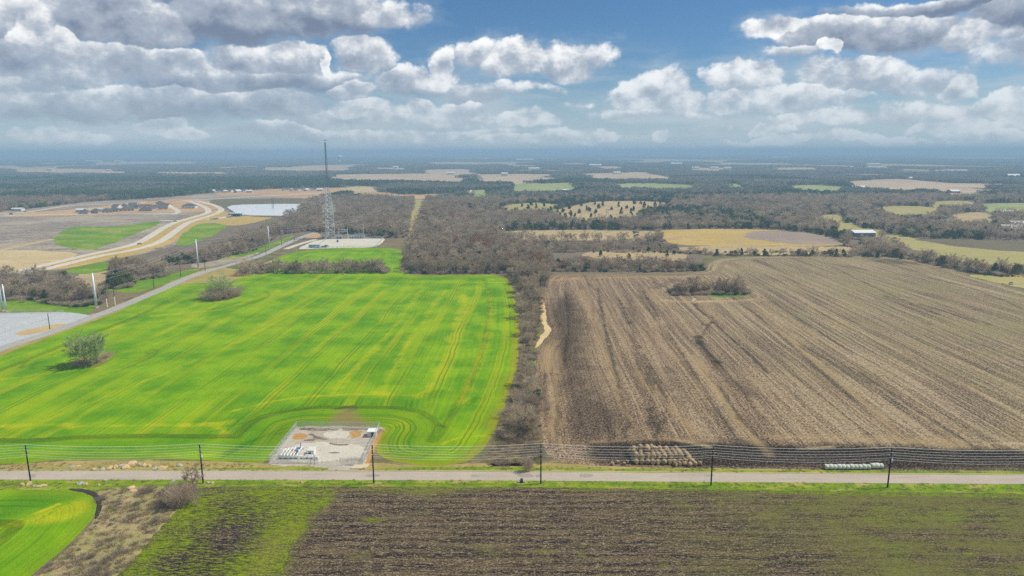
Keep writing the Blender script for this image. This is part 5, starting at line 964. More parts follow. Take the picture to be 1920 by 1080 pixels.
sheet('compound_pad', [(500, 872), (502, 866), (552, 802), (560, 799), (716, 800), (721, 806), (700, 838), (690, 876), (640, 878), (560, 875)], .5, M['pad'], .040, edge=.9, attrs=False, sm=1)
M['orange'] = grassy('orange_clay', ('c79a58', 'b58a50', 'a9804c', '8a6a44'), (.2, .9, 3.0)); M['paledust'] = grassy('pale_caliche', ('d2cbbb', 'c6beac', 'dbd5c6', 'a89c8a'), (.1, .6, 2.5), (.5, 1, 1)); M['mud'] = grassy('dark_wet_soil', ('8a7a68', '6e5f50', '5c4e42', 'a09078'), (.3, 1.2, 3.0))
sheet('clay_patch', [(548, 818), (560, 812), (575, 814), (578, 820), (566, 824), (550, 824)], .4, M['orange'], .048, edge=.9, attrs=False); sheet('clay_patch', [(655, 808), (680, 807), (678, 815), (664, 823), (655, 818)], .4, M['orange'], .048, edge=.9, attrs=False); sheet('clay_patch', [(690, 842), (708, 806), (722, 806), (704, 838), (697, 858), (690, 880), (680, 880), (688, 858)], .4, M['orange'], .046, edge=.4, attrs=False)
sheet('caliche_patch', [(598, 815), (620, 808), (656, 808), (657, 820), (640, 824), (620, 822)], .4, M['paledust'], .050, edge=1.0, attrs=False); sheet('caliche_patch', [(560, 828), (620, 830), (690, 836), (680, 858), (600, 868), (540, 866), (538, 846)], .5, M['paledust'], .044, edge=1.6, attrs=False)
for j, pl in enumerate([[(574, 815), (584, 813), (600, 820), (614, 825), (604, 824), (586, 819)], [(568, 825), (582, 823), (590, 825), (578, 829)], [(618, 830), (640, 834), (660, 833), (642, 836), (622, 833)], [(640, 802), (656, 801), (660, 805), (642, 806)], [(590, 844), (620, 849), (648, 848), (622, 851)], [(640, 860), (668, 862), (690, 861), (668, 864)], [(710, 804), (720, 806), (708, 816), (704, 818)], [(560, 803), (640, 805), (700, 803), (704, 806), (640, 808), (562, 807)]]): sheet('mud_patch', pl, .3, M['mud'], .054+.002*j, edge=1.1, attrs=False, sm=1)
fence('chain_link_fence', [(-57.5, cA[1]), cA, cB, cC, cD, (-50.5, cD[1])], 2.3, 'tall grey chain-link fence around the gas compound beside the road', 2.8, pitch=.20, wr=.016)
# pipework
cx0, cy0 = G(523, 860)
for k in range(6):
    x = cx0+.6+k*.95; e = empty('pipe_run', (x, cy0, 0), ['white pipe run at the far left of the compound manifold', 'second white pipe run from the left on the compound manifold', 'third white pipe run from the left on the compound manifold', 'fourth white pipe run from the left, with a red-capped valve', 'fifth white pipe run from the left, next to the blue valve', 'white pipe run nearest the blue valve riser'][k], 'pipe', 'pipe runs on the compound manifold')
    MB().tube([(0, 0, .05), (0, 0, .9), (0, .5, 1.1), (0, 4.6+.3*k, 1.1), (0, 5.0+.3*k, .9), (0, 5.0+.3*k, .05)], .20, 8).build('pipe', M['white'], e, smooth=True)
    for y in (1.4, 3.4): MB().tube([(0, y-.08, 1.1), (0, y+.08, 1.1)], .32, 10).build('flange', M['offwhite'], e)
    MB().tube([(0, 2.2, 1.25), (0, 2.2, 1.75)], .07, 6).tube([(0, 2.2, 1.72), (0, 2.2, 1.80)], .28, 10).build('valve', M['blue'] if k == 4 else simple('red_cap', C('b04a3a')) if k == 3 else M['white'], e)
e = empty('manifold', (cx0, cy0-.3, 0), 'long white horizontal manifold pipe in front of the pipe runs', 'pipe'); MB().tube([(0, 0, .8), (10.5, 0, .8)], .26, 10).build('header_pipe', M['white'], e, smooth=True)
for k in range(7): MB().box(.4+k*1.6, 0, 0, .3, .5, .6).build('support', M['darksteel'], e)
bx, by = G(558, 851); e = empty('valve_riser', (bx, by, 0), 'blue valve riser with a tall stem behind the pipe runs', 'valve')
MB().tube([(0, 0, 0), (0, 0, 1.6)], .28, 10).build('riser', M['blue'], e); MB().tube([(0, 2.0, 1.2), (0, 0, 1.2), (0, -2.0, 1.0)], .22, 8).build('branch', M['blue'], e); MB().tube([(.3, 2.4, 0), (.3, 2.4, 2.4)], .12, 8).build('stem', M['blue'], e); MB().tube([(-.35, 0, 2.0), (.35, 0, 2.0)], .08, 6).tube([(0, 0, 1.6), (0, 0, 2.1)], .06, 6).build('handwheel', M['blue'], e)
bx, by = G(583, 856); e = empty('meter_skid', (bx, by, 0), 'white meter housing with a flat roof in the compound', 'equipment housing')
MB().box(0, 1.2, .2, 1.9, 2.6, 1.7).build('housing', M['white'], e); MB().box(0, 1.2, 1.9, 2.2, 2.9, .12).build('roof', M['offwhite'], e); MB().box(-.3, -.12, .5, .7, .06, 1.1).build('door', M['darksteel'], e); MB().tube([(.9, -1.2, 0), (.9, -1.2, 1.1), (-1.2, -1.2, 1.1)], .16, 8).build('pipe', M['white'], e)
bx, by = G(592, 862); e = empty('valve_skid', (bx, by, 0), 'small white valve assembly right of the meter housing', 'equipment'); MB().tube([(-1, 0, .6), (1.2, 0, .6)], .22, 8).build('pipe', M['white'], e); MB().box(.4, 0, .1, .8, .8, 1.0).build('valve_body', M['white'], e); MB().tube([(-.4, 0, .7), (-.4, 0, 1.5)], .07, 6).build('stem', M['blue'], e)
bx, by = G(575.5, 849); e = empty('vent_pipe', (bx, by, 0), 'short white vent pipe standing left of the meter housing', 'vent pipe'); MB().tube([(0, 0, 0), (0, 0, .9)], .16, 8).build('pipe', M['white'], e); MB().tube([(0, 0, .9), (0, 0, 1.0), (0, 0, 1.15)], [.3, .3, .05], 8).build('cap', M['white'], e)
bx, by = G(697, 820); e = empty('equipment_shed', (bx, by, 0), 'small shed with a white roof in the far right corner of the compound', 'shed')
MB().box(0, 1.3, 0, 2.6, 2.6, 1.8).build('wall', M['offwhite'], e); MB().box(0, 1.3, 1.8, 3.0, 3.0, .18).build('roof', M['white'], e); MB().box(.3, -.03, .1, .8, .05, 1.5).build('door', M['dark'], e)
for px, lb in ((583.5, 'left of the two thin sign posts on the front compound fence'), (590.5, 'right of the two thin sign posts on the front compound fence')):
    X, Y = G(px, 871); e = empty('sign_post', (X, Y-.3, 0), lb, 'sign post'); MB().tube([(0, 0, 0), (0, 0, 2.5)], .05, 6).build('post', M['darkwood'], e); MB().box(0, -.06, 2.0, .5, .03, .4).build('sign_panel', M['white'], e)
X, Y = G(584.5, 881); e = empty('marker_post', (X, Y, 0), 'thin yellow pipeline marker post beside the road in front of the compound', 'marker post'); MB().tube([(0, 0, 0), (0, 0, 1.3)], .06, 6).build('post', simple('yellow_marker', C('d8c858')), e); MB().tube([(0, 0, 1.3), (0, 0, 1.45)], .08, 6).build('cap', M['white'], e)
X, Y = G(672, 880); e = empty('concrete_slab', (X, Y, 0), 'pale concrete slab beside the compound driveway', 'concrete slab')
o = mesh_ob('slab', [(-2.4, 0, 0), (2.1, 0, 0), (2.7, 3.0, 0), (-1.4, 3.0, 0), (-2.4, 0, .32), (2.1, 0, .28), (2.7, 3.0, .34), (-1.4, 3.0, .34)], [(3, 2, 1, 0), (4, 5, 6, 7), (0, 1, 5, 4), (1, 2, 6, 5), (2, 3, 7, 6), (3, 0, 4, 7)], M['concrete'], e); MB().box(1.7, .35, 0, .9, .5, .45, .3).build('broken_corner', M['rock'], e)
for px, py, lb in ((345, 898, 'tiny pale post at the road edge above the brown bush'), (476, 896, 'small pale delineator post at the near road edge left of the compound')):
    X, Y = G(px, py); e = empty('marker_post', (X, Y, 0), lb, 'marker post'); MB().tube([(0, 0, 0), (0, 0, 1.1)], .05, 6).build('post', M['white'], e); MB().box(0, -.05, .8, .14, .03, .22).build('reflector', M['offwhite'], e)
X, Y = G(978, 905); e = empty('culvert', (X, Y, 0), 'dark culvert mouth with pale stones in the near verge below the hedgerow', 'culvert'); MB().tube([(0, -.3, .35), (0, 1.2, .35)], .42, 12).build('pipe', M['dark'], e); MB().box(-.8, 0, 0, .5, .5, .4, .3).box(.8, .1, 0, .6, .5, .35, -.4).build('headwall_stone', M['rockgrey'], e)

# boulders and rubble on the verges
def rock_mesh(seed, flat=.6):
    r = random.Random(seed); import bmesh
    bm = bmesh.new(); bmesh.ops.create_icosphere(bm, subdivisions=2, radius=1)
    for v in bm.verts:
        k = 1+.28*math.sin(v.co.x*3.1+seed)*math.cos(v.co.y*2.7+seed*2)+r.uniform(-.1, .1); v.co *= k; v.co.z = max(v.co.z*flat, -.15)
    me = bpy.data.meshes.new('boulder'); bm.to_mesh(me); bm.free(); return me
RM = []
for i in range(6):
    me = rock_mesh(i, .5+.08*i); me.materials.append(M['rock'] if i % 3 else M['rockgrey']); RM.append(me)
RK = [(134, 875, 1.2), (147, 874, 1.0), (176, 880, 1.0), (192, 880, 1.1), (207, 878, 1.3), (216, 877, 1.4), (229, 873, 1.5), (236, 876, 2.0), (247, 869, 1.7), (260, 871, 1.2), (270, 873, 1.3), (280, 874, 1.0), (291, 878, 1.1), (303, 878, 1.6), (310, 877, 1.0), (337, 873, 1.2), (42, 909, 1.0), (55, 908, 1.3), (63, 911, .9), (75, 912, 1.4), (84, 911, 1.0), (150, 907, 1.3), (160, 908, 1.0), (185, 910, .8), (197, 900, .7), (246, 915, 1.5), (250, 921, 1.3), (390, 905, .9), (398, 906, .7), (566, 905, .7), (324, 902, .8)]
for i, (px, py, s) in enumerate(RK):
    X, Y = G(px, py); o = bpy.data.objects.new('boulder', RM[i % 6]); COL.objects.link(o); o.location = (X, Y, 0); o.scale = (s*.75, s*.6, s*.62); o.rotation_euler = (0, 0, i*1.7)
    far = py < 885
    lb = 'largest pale boulder on the far verge at the left' if px == 236 else 'grey-white slab lying in the rough scrub below the road' if px == 250 else 'tan boulder standing in the rough scrub below the road' if px == 246 else ('pale stone among the rubble left of the largest boulder on the far verge' if px < 236 else 'pale stone among the rubble right of the largest boulder on the far verge') if far else 'pale stone on the near verge between road and field'
    tag(o, lb, 'boulder', 'rubble on the far verge' if far else 'stones on the near verge')

# hay: a stepped stack of brown round bales, and a row of pale wrapped ones
def bale(name, R, L, m1, m2, r0):
    mb = MB(); n = 18; prof = [(-L/2, R*.80), (-L/2+.16, R), (L/2-.16, R), (L/2, R*.80)]; rr = random.Random(r0)
    for x, q in prof:
        for k in range(n): a = 2*math.pi*k/n; w = q*(1+rr.uniform(-.02, .02)*(4 if r0 < 10 else 1)); mb.v.append((x, math.cos(a)*w, R+math.sin(a)*w*.97))
    for i in range(3):
        for k in range(n): mb.f.append((i*n+k, i*n+(k+1) % n, (i+1)*n+(k+1) % n, (i+1)*n+k))
    body = mb.f; e0 = tuple(range(n))[::-1]; e1 = tuple(range(3*n, 4*n))
    me = bpy.data.meshes.new(name); me.from_pydata(mb.v, [], body); me.materials.append(m1); me.polygons.foreach_set('use_smooth', [True]*len(me.polygons)); me.update()
    en = bpy.data.meshes.new('end_face'); vs = mb.v[:n]+mb.v[3*n:]; en.from_pydata(vs, [], [tuple(range(n))[::-1], tuple(range(n, 2*n))]); en.materials.append(m2); en.update(); return me, en
HB = [bale('hay_bale', .80, 1.5, M['hay'], M['hayend'], i) for i in range(4)]
def put_bale(ms, x, y, z, rz, label, group, s=1.0, nm='hay_bale'):
    e = empty(nm, (x, y, z), label, 'hay bale', group, rz); e.scale = (s, s, s)
    for n_, me in zip(('roll', 'end_face'), ms): o = bpy.data.objects.new(n_, me); COL.objects.link(o); o.parent = e
hx, hy = G(1188, 872); rr = random.Random(5)
for lay, (nx, ny, x0, y0) in enumerate([(11, 5, 0, 0), (9, 4, .4, .8), (4, 2, 2.2, 2.2)]):
    for j in range(ny):
        for i in range(nx):
            if lay == 2 and rr.random() < .45: continue
            if lay == 0 and 0 < j < ny-1 and 0 < i < nx-1: continue
            if lay == 1 and rr.random() < .15: continue
            x = hx+.8+x0+i*1.62+rr.uniform(-.22, .22)-(.1*j); y = hy+.8+y0+j*1.56+rr.uniform(-.25, .25)
            put_bale(HB[(i+j) % 4], x, y, max(0, lay*1.36+rr.uniform(-.12, .12)*(lay > 0)), math.pi/2+rr.uniform(-.6, .6), ('weathered brown round bale on the ground layer of the big stack', 'brown round bale in the middle layer of the big stack', 'brown round bale on the top layer of the big stack')[lay]+(', front row', ', second row', ', third row', ', fourth row', ', fifth row', ', back row')[j], ('ground layer of the hay stack', 'middle layer of the hay stack', 'top layer of the hay stack')[lay]+(', front row', ', second row', ', third row', ', fourth row', ', fifth row', ', back row')[j])
for px, py in ((1266, 874), (1274, 873), (1283, 873), (1293, 874), (1303, 873), (1312, 872)): put_bale(HB[1], *G(px, py), 0, rr.uniform(0, 3), 'slumped brown bale on the ground right of the big stack', 'slumped bales right of the stack', .8)
for px, py in ((1148, 872), (1158, 869), (1170, 872), (1176, 868)): put_bale(HB[2], *G(px, py), 0, rr.uniform(0, 3), 'slumped brown bale on the ground left of the big stack', 'slumped bales left of the stack', .62)
WB = [bale('wrapped_bale', .74, 1.13, M['wrap'], M['wrapend'], 20+i) for i in range(3)]
wlb = ['pale wrapped bale at the left end of the row, its straw end showing']+['pale green-white wrapped bale in the middle of the row beside the road']*10+['pale wrapped bale set slightly behind, third from the right end of the row', 'pale wrapped bale, second from the right end of the row', 'pale wrapped bale at the right end of the row next to the power pole']
for i in range(14):
    px = 1551.5+i*7.85; X, Y = G(px, 881.5 if i < 11 else 880.0)
    put_bale(WB[i % 3], X, Y+.7, 0, rr.uniform(-.06, .06), wlb[i], 'row of pale wrapped bales', (1.0 if i < 11 else 1.08)*(1+.05*math.sin(i*2.3)), 'wrapped_bale')

# lattice tower with dishes
tx, ty = G(619.5, 447); th_ = hgt(619.5, 447, 264); e = empty('lattice_tower', (tx, ty, 0), 'very tall grey lattice radio tower with white dishes beside the substation', 'radio tower')
def Rt(z): return float(np.interp(z/th_, [0, .29, .44, .65, .87, 1], [5.2, 4.7, 3.2, 1.6, 1.05, .65]))
legs = [math.pi*.5+2*math.pi*k/3+.35 for k in range(3)]
def LP(k, z): a = legs[k % 3]; return (math.cos(a)*Rt(z), math.sin(a)*Rt(z), z)
zs = [0]
while zs[-1] < th_-1.5: zs.append(min(th_, zs[-1]+max(1.6, Rt(zs[-1])*1.25)))
split = next(i for i, z in enumerate(zs) if z > th_*.52)
for k in range(3): MB().tube([LP(k, z) for z in zs[:split+1]], [.26-.12*z/th_ for z in zs[:split+1]], 6).build('leg', M['steel'], e); 
up = MB(); lo_ = MB()
for i in range(len(zs)-1):
    tgt = lo_ if i < split else up; r_ = .13 if i < split else .055
    for k in range(3):
        tgt.tube([LP(k, zs[i]), LP(k+1, zs[i+1])], r_, 4, False); tgt.tube([LP(k+1, zs[i]), LP(k, zs[i+1])], r_, 4, False); tgt.tube([LP(k, zs[i+1]), LP(k+1, zs[i+1])], r_, 4, False)
        if i >= split: tgt.tube([LP(k, zs[i]), LP(k, zs[i+1])], .09, 4, False)
lo_.build('lower_lattice', M['steel'], e); up.build('upper_lattice', M['darksteel'], e)  # same tower steel; upper half's backlit darkness is put into its colour
MB().box(0, 0, th_, 3.0, 3.0, .3).tube([(0, 0, th_), (0, 0, th_+1.6)], .25, 6).build('top_platform', M['darksteel'], e); MB().tube([(0, 0, th_+1.6), (0, 0, th_+2.3)], .45, 8).build('beacon', M['white'], e)
MB().tube([(-.3, -.2, .5), (-.2, -.1, th_-2)], .22, 5).build('cable_ladder', M['darksteel'], e)
def dish(sx, py, r, mat='white'):
    z = hgt(619.5, 447, py); x = sx*(Rt(z)+.3); m_ = MB().tube([(x, -Rt(z)*.6-.2, z), (x, -Rt(z)*.6-.9, z), (x, -Rt(z)*.6-1.1, z)], [r*.5, r, r], 14); m_.build('dish', M[mat], e)
for sx, py, r in ((-.6, 367, 1.5), (-.9, 374, .8), (1, 379, 1.1), (.9, 362, .9), (-1, 404, .9), (1, 399, 1.0), (-1, 415, .9), (1.05, 419, 1.2), (-.95, 417, .8), (.5, 357, .8), (1.0, 388, .8), (-1, 395, .8)): dish(sx, py, r)
for j, (py, w) in enumerate(((386, 7.0), (391, 6.5), (396, 6.0))):
    z = hgt(619.5, 447, py)
    fr = MB()
    for k in range(3):
        a = legs[k]+math.pi/3; cxx, cyy = math.cos(a)*(Rt(z)+1.2), math.sin(a)*(Rt(z)+1.2); fr.box(cxx, cyy, z, .2, w, .2, a)
    fr.build('antenna_frame', M['steel'], e)
    for k in range(3):
        a = legs[k]+math.pi/3; pn = MB()
        for q in (-1.5, -.5, .5, 1.5): cxx = math.cos(a)*(Rt(z)+1.5)-math.sin(a)*q*w/3.6; cyy = math.sin(a)*(Rt(z)+1.5)+math.cos(a)*q*w/3.6; pn.box(cxx, cyy, z-.9, .25, .45, 2.0, a)
        pn.build('antenna_panels', M['white'], e)
bt_x, bt_y = G(670, 434)
for px, py, tp, lb in ((670, 434, 411, 'tall slim pale pole standing behind the substation'), (682, 442, 421, 'pale pole at the right of the substation equipment'), (673.5, 442, 434, 'short thin pole between the two pale poles of the substation')):
    X, Y = G(px, py); h = hgt(px, py, tp); e2 = empty('substation_pole', (X, Y, 0), lb, 'pole'); MB().tube([(0, 0, 0), (0, 0, h)], [.42 if h > 6 else .2, .28 if h > 6 else .15], 8).build('shaft', M['offwhite'], e2); MB().box(0, 0, h-1.2, 1.6, .2, .2).build('crossarm', M['steel'], e2)
# substation gantry and bus work
X0, Y0 = G(643.5, 447.6); e = empty('gantry', (X0, Y0, 0), 'pale steel H-shaped gantry of the substation right of the lattice tower', 'gantry')
for s in (-1, 1): MB().box(s*5.0, 0, 0, .65, .65, 11.8, tx=.6, ty=.6).build('column', M['palesteel'], e)
for z in (9.6, 7.8): MB().box(0, 0, z, 9.6, .55, .5).build('beam', M['palesteel'], e)
MB().box(0, 0, 4.0, 9.6, .35, .35).build('beam', M['steel'], e)
for k in range(5): MB().tube([(-3.6+k*1.8, 0, 6.7), (-3.6+k*1.8, 0, 7.8)], .13, 6).build('insulator', M['insul'], e)
def bus(px, py, n, sp, h, label):
    X, Y = G(px, py); e = empty('bus_structure', (X, Y, 0), label, 'substation structure')
    for k in range(n): MB().box(k*sp, 0, 0, .35, .35, h).build('column', M['palesteel'], e)
    for z in (h, h-.9): MB().box((n-1)*sp/2, 0, z, (n-1)*sp+1, .3, .28).build('beam', M['palesteel'], e)
    for k in range(n*2-1): MB().tube([(k*sp/2, 0, h+.28), (k*sp/2, 0, h+1.3)], .15, 6).build('insulator', M['insul'], e)
    MB().box((n-1)*sp/2, 1.2, 0, (n-1)*sp*.8, 1.6, 1.7).build('switchgear', M['darksteel'], e)
bus(603, 447.5, 4, 2.6, 6.0, 'pale bus structure left of the lattice tower'); bus(630, 448, 3, 3.2, 3.6, 'low bus structure under the gantry of the substation'); bus(654, 447.5, 7, 2.8, 3.4, 'long low bus structure right of the gantry'); bus(664, 446, 4, 3.2, 4.2, 'rear bus structure behind the long low one'); bus(616, 444, 3, 3, 5, 'rear bus structure behind the lattice tower legs')
X, Y = G(633, 454); e = empty('transformer_cabinet', (X, Y, 0), 'small dark cabinet standing alone on the pale substation yard', 'cabinet'); MB().box(0, 0, 0, 1.6, 1.2, 2.2).build('cabinet', M['darksteel'], e); MB().box(0, 0, 2.2, 1.8, 1.4, .15).build('lid', M['steel'], e)
sA = [G(x, y) for x, y in ((592, 466.5), (612, 447.5), (719, 447.5), (704, 464.8), (592, 466.5))]
fence('substation_fence', [tuple(q) for q in sA], 2.4, 'pale chain-link fence around the substation yard', 5.0, pitch=.5, wr=.03, mat=M['palesteel'])
ya = [G(x, y) for x, y in ((-160, 668), (0, 640), (28, 620), (60, 611), (100, 598), (118, 588), (0, 589))]
fence('yard_fence', [tuple(q) for q in [G(0, 628), G(40, 613), G(80, 602), G(119, 588), G(60, 588), G(-60, 590)]], 2.2, 'pale wire fence around the grey gravel yard at the left', 4.0, pitch=.45, wr=.012, mat=M['palesteel'])

# buildings
def house(name, px, py, w, d, h, rh, kind, wall, roof, label, cat='house', group=None, rz=0.0, mother=None):
    X, Y = G(px, py)
    e = empty(name, (X, Y+d/2, 0), label, cat, group, rz); wb = MB().box(0, 0, 0, w, d, h)
    ov = .5
    if kind == 'gable':
        wb.v += [(-w/2, -d/2, h), (-w/2, d/2, h), (-w/2, 0, h+rh), (w/2, -d/2, h), (w/2, d/2, h), (w/2, 0, h+rh)]; n = len(wb.v)-6; wb.f += [(n, n+2, n+1), (n+3, n+4, n+5)]
        V = []; 
        for t in (0, .18):
            V += [(-w/2-ov, -d/2-ov, h-.15+t), (w/2+ov, -d/2-ov, h-.15+t), (w/2+ov, 0, h+rh+t), (-w/2-ov, 0, h+rh+t), (-w/2-ov, d/2+ov, h-.15+t), (w/2+ov, d/2+ov, h-.15+t)]
        F_ = [(6, 7, 8, 9), (9, 8, 11, 10), (3, 2, 1, 0), (4, 5, 2, 3), (0, 1, 7, 6), (5, 4, 10, 11), (0, 6, 9, 3), (3, 9, 10, 4), (1, 2, 8, 7), (2, 5, 11, 8)]
    else:
        r2 = max(.5, w/2-d/2); V = [(-w/2-ov, -d/2-ov, h), (w/2+ov, -d/2-ov, h), (w/2+ov, d/2+ov, h), (-w/2-ov, d/2+ov, h), (-r2, 0, h+rh), (r2, 0, h+rh)]; F_ = [(0, 1, 5, 4), (1, 2, 5), (2, 3, 4, 5), (3, 0, 4), (3, 2, 1, 0)]
    wb.build('wall', wall, e); mesh_ob('roof', V, F_, roof, e)
    n = max(1, int(w/4.5))
    for k in range(n):
        x = -w/2+w*(k+.5)/n
        if k == n//2: MB().box(x, -d/2-.02, 0, 1.1, .1, 2.1).build('door', M['dark'], e)
        else: MB().box(x, -d/2-.02, 1.0, 1.3, .08, 1.2).build('window', M['dark'], e)
    return e
# metal barn
e = empty('metal_barn', (*G(1622, 445), 0), 'long slate-blue metal barn with a white roof at the edge of the woods', 'barn')
bw, bd, bh = 22, 16, 4.8
MB().box(0, bd/2, 0, bw, bd, bh).build('wall', M['slate'], e)
mesh_ob('roof', [(-bw/2-.6, -.6, bh), (bw/2+.6, -.6, bh), (bw/2+.6, bd/2, bh+2.2), (-bw/2-.6, bd/2, bh+2.2), (-bw/2-.6, bd+.6, bh), (bw/2+.6, bd+.6, bh)], [(0, 1, 2, 3), (3, 2, 5, 4), (0, 4, 5, 1), (0, 3, 4), (1, 5, 2)], M['white'], e)
MB().box(bw/2+.03, bd/2, 0, .06, 5, 4.0).build('door', M['offwhite'], e); MB().box(bw/2+.04, bd/2, 4.2, .08, bd-1, .5).build('trim', M['white'], e)
FB = [ # px, py, width m, depth, height, roof rise, roof mat, wall mat, label, name
 (1611, 356, 30, 14, 6, 3, 'white', 'offwhite', 'white roofed farm building in the woods below the tan hill'), (1792, 362, 20, 18, 4, 3, 'white', 'redbrick', 'farmhouse with a shining white roof below the tan hill at the right'), (1891, 407, 15, 12, 5, 4, 'white', 'offwhite', 'white house among trees beyond the far right fields'), (1530, 420, 9, 8, 3, 1.5, 'white', 'offwhite', 'small white shed in the trees left of the metal barn'), (1524, 414, 13, 8, 3, 1.5, 'white', 'offwhite', 'long low white building behind the small white shed'),
 (1903, 334, 36, 22, 7, 6, 'white', 'offwhite', 'large white roofed house in the far woods at the right edge'), (1796, 324, 90, 30, 8, 4, 'white', 'offwhite', 'long white industrial shed in the far blue woods at the right'), (1768, 324, 60, 30, 8, 3, 'white', 'offwhite', 'white shed left of the long industrial shed in the far woods'), (1716, 337, 34, 14, 6, 3, 'white', 'offwhite', 'pale barn on top of the tan hill'), (1640, 335.5, 30, 14, 6, 3, 'shingle', 'offwhite', 'dark roofed barn at the left crest of the tan hill'),
 (1903, 436, 22, 14, 4.5, 3.5, 'offwhite', 'offwhite', 'nearest cream building of the farmstead at the right edge'), (1914, 428, 18, 14, 4.5, 3.5, 'offwhite', 'offwhite', 'cream building at the back of the farmstead at the right edge'), (1920, 441, 16, 12, 4, 3, 'offwhite', 'brick', 'brick building at the front of the farmstead at the right edge'),
 (1425, 347, 26, 18, 10, 6, 'shingle2', 'offwhite', 'big pale house standing above the woods in the centre distance'), (1060, 361, 15, 9, 5, 2, 'white', 'offwhite', 'bright white building in the woods beyond the cedar pasture'), (985, 366, 13, 9, 4, 2, 'white', 'offwhite', 'white house left of the bright white building in the woods'), (1046, 367, 8, 7, 4, 2, 'white', 'offwhite', 'tiny white shed beside the bright white building'),
 (1001, 319, 55, 30, 9, 4, 'white', 'offwhite', 'long white hall on the distant tan plain'), (985, 303, 160, 60, 18, 6, 'white', 'offwhite', 'white hall near the horizon right of the centre'), (1117, 313, 70, 35, 12, 5, 'white', 'offwhite', 'white barn at the end of a distant pale strip'), (1269, 311, 70, 40, 14, 5, 'white', 'offwhite', 'white block standing above the distant woods'), (1157, 326.5, 28, 18, 7, 3, 'white', 'offwhite', 'white barn in the middle of the distant tan field'),
 (819, 348, 17, 9, 4.5, 2, 'white', 'offwhite', 'white long house in the woods right of the lattice tower'), (845, 327.5, 32, 20, 7, 3, 'white', 'offwhite', 'white barn on the far edge of the large tan field'), (946, 330, 24, 18, 9, 4, 'offwhite', 'offwhite', 'pale barn beyond the road in the centre distance'), (920, 344, 11, 9, 4, 2, 'white', 'offwhite', 'tiny white house beside the distant road'), (741, 315.5, 30, 20, 9, 3, 'white', 'offwhite', 'tiny white barn on a thin tan strip near the horizon'),
 (31, 396, 16, 8, 4, 1, 'white', 'offwhite', 'long white trailer beside the dirt road at the far left'), (149, 398, 12, 7, 4, 1.5, 'white', 'offwhite', 'white site cabin at the left end of the housing estate'), (172, 304.5, 130, 60, 14, 5, 'white', 'offwhite', 'white shed near the horizon at the left'), (220, 304.5, 70, 50, 14, 5, 'white', 'offwhite', 'smaller white shed near the horizon right of the first'), (93, 320, 30, 20, 8, 3, 'offwhite', 'offwhite', 'pale barn on the far tan strip at the left'), (203, 321, 20, 14, 7, 3, 'offwhite', 'offwhite', 'small pale barn at the right of the far tan strip'),
 (1340, 317, 40, 20, 8, 4, 'offwhite', 'offwhite', 'pale roofed settlement house in the distance left of the tan hill'), (1365, 317.5, 36, 20, 8, 4, 'offwhite', 'offwhite', 'pale house at the right end of the distant settlement'), (1305, 317, 36, 20, 8, 4, 'offwhite', 'offwhite', 'pale house at the left end of the distant settlement'), (1640, 311, 80, 40, 12, 4, 'offwhite', 'offwhite', 'pale shed in the blue distance above the tan hill'), (1465, 298.5, 200, 80, 20, 5, 'white', 'offwhite', 'white shed on the horizon right of the centre'), (1325, 293.5, 300, 120, 30, 6, 'white', 'offwhite', 'white works on the skyline')]
for px, py, w, d, h, rh, rf, wl, lb in FB: house('farm_building', px, py, w, d, h, rh, 'gable', M[wl], M[rf], lb, 'building', None, .12*math.sin(px))
HS = [(155, 401.5, 13, 0), (177, 400, 15, 0), (197, 399, 15, 0), (212, 397, 14, 0), (216, 391, 12, 1), (235, 396, 19, 0), (247, 388, 13, 1), (252, 391, 13, 0), (263, 391, 12, 1), (272, 396, 19, 0), (280, 386.5, 14, 2), (288, 392, 14, 1), (297, 384.5, 14, 0), (301, 389, 12, 1), (303, 393, 13, 0), (230, 390, 13, 0), (311, 389.5, 11, 1), (270, 386, 13, 2)]
for i, (px, py, w, k) in enumerate(HS):
    house('house', px, py, w, 11, 3.2, 3.6, 'hip' if k == 0 else 'gable', (M['brick'], M['offwhite'], M['woodframe'])[k], (M['shingle'], M['shingle2'], M['woodframe'])[k], ('grey hip-roofed house in the new estate beside the curving highway', 'grey gable-roofed pale house in the new estate beside the curving highway', 'unroofed timber-framed house in the new estate')[k], 'house', ('hip-roofed houses of the new estate', 'gabled houses of the new estate', 'timber frames in the new estate')[k], (.15, -.2, .5)[i % 3])
house('house', 352, 391, 21, 14, 4, 4, 'hip', M['offwhite'], M['shingle'], 'large white-walled grey-roofed house between the estate and the highway', 'house', None, .1)
for i, px in enumerate((397, 405, 414, 421, 430, 437, 444, 451, 459, 467, 534, 541, 548, 556, 566, 574, 582, 591, 599)):
    house('house', px, (361 if px < 480 else 358)-(i % 3)*.7, 13, 11, 3.2, 3.4, 'hip' if i % 2 else 'gable', M['offwhite' if i % 3 else 'brick'], M['shingle' if i % 3 else 'offwhite'], 'small far house of the building site left of the lattice tower' if px > 480 else 'small far house in the row along the edge of the wood', 'house', 'far houses behind the pond' if px > 480 else 'far houses at the wood edge', i*.7)
X, Y = G(439, 406); e = empty('site_office', (X, Y, 0), 'blue-walled site building with a white roof by the pond', 'site building'); MB().box(0, 4, 0, 17, 8, 4.2).build('wall', M['blue'], e); MB().box(0, 4, 4.2, 18, 9, .5).build('roof', M['white'], e); MB().box(3, -.05, 0, 3, .1, 3).build('door', M['dark'], e); MB().box(-4, -.05, 1.4, 3, .1, 1.3).build('window', M['white'], e)
X, Y = G(589, 465); e = empty('site_container', (X, Y, 0), 'pale blue container on the near edge of the substation yard', 'container'); MB().box(0, 1.5, 0, 10.5, 3.0, 3.2).build('body', M['ltblue'], e); MB().box(0, 1.5, 3.2, 10.6, 3.1, .12).build('roof', M['offwhite'], e); MB().box(-3, -.03, .2, 1.2, .06, 2.2).build('door', M['slate'], e)
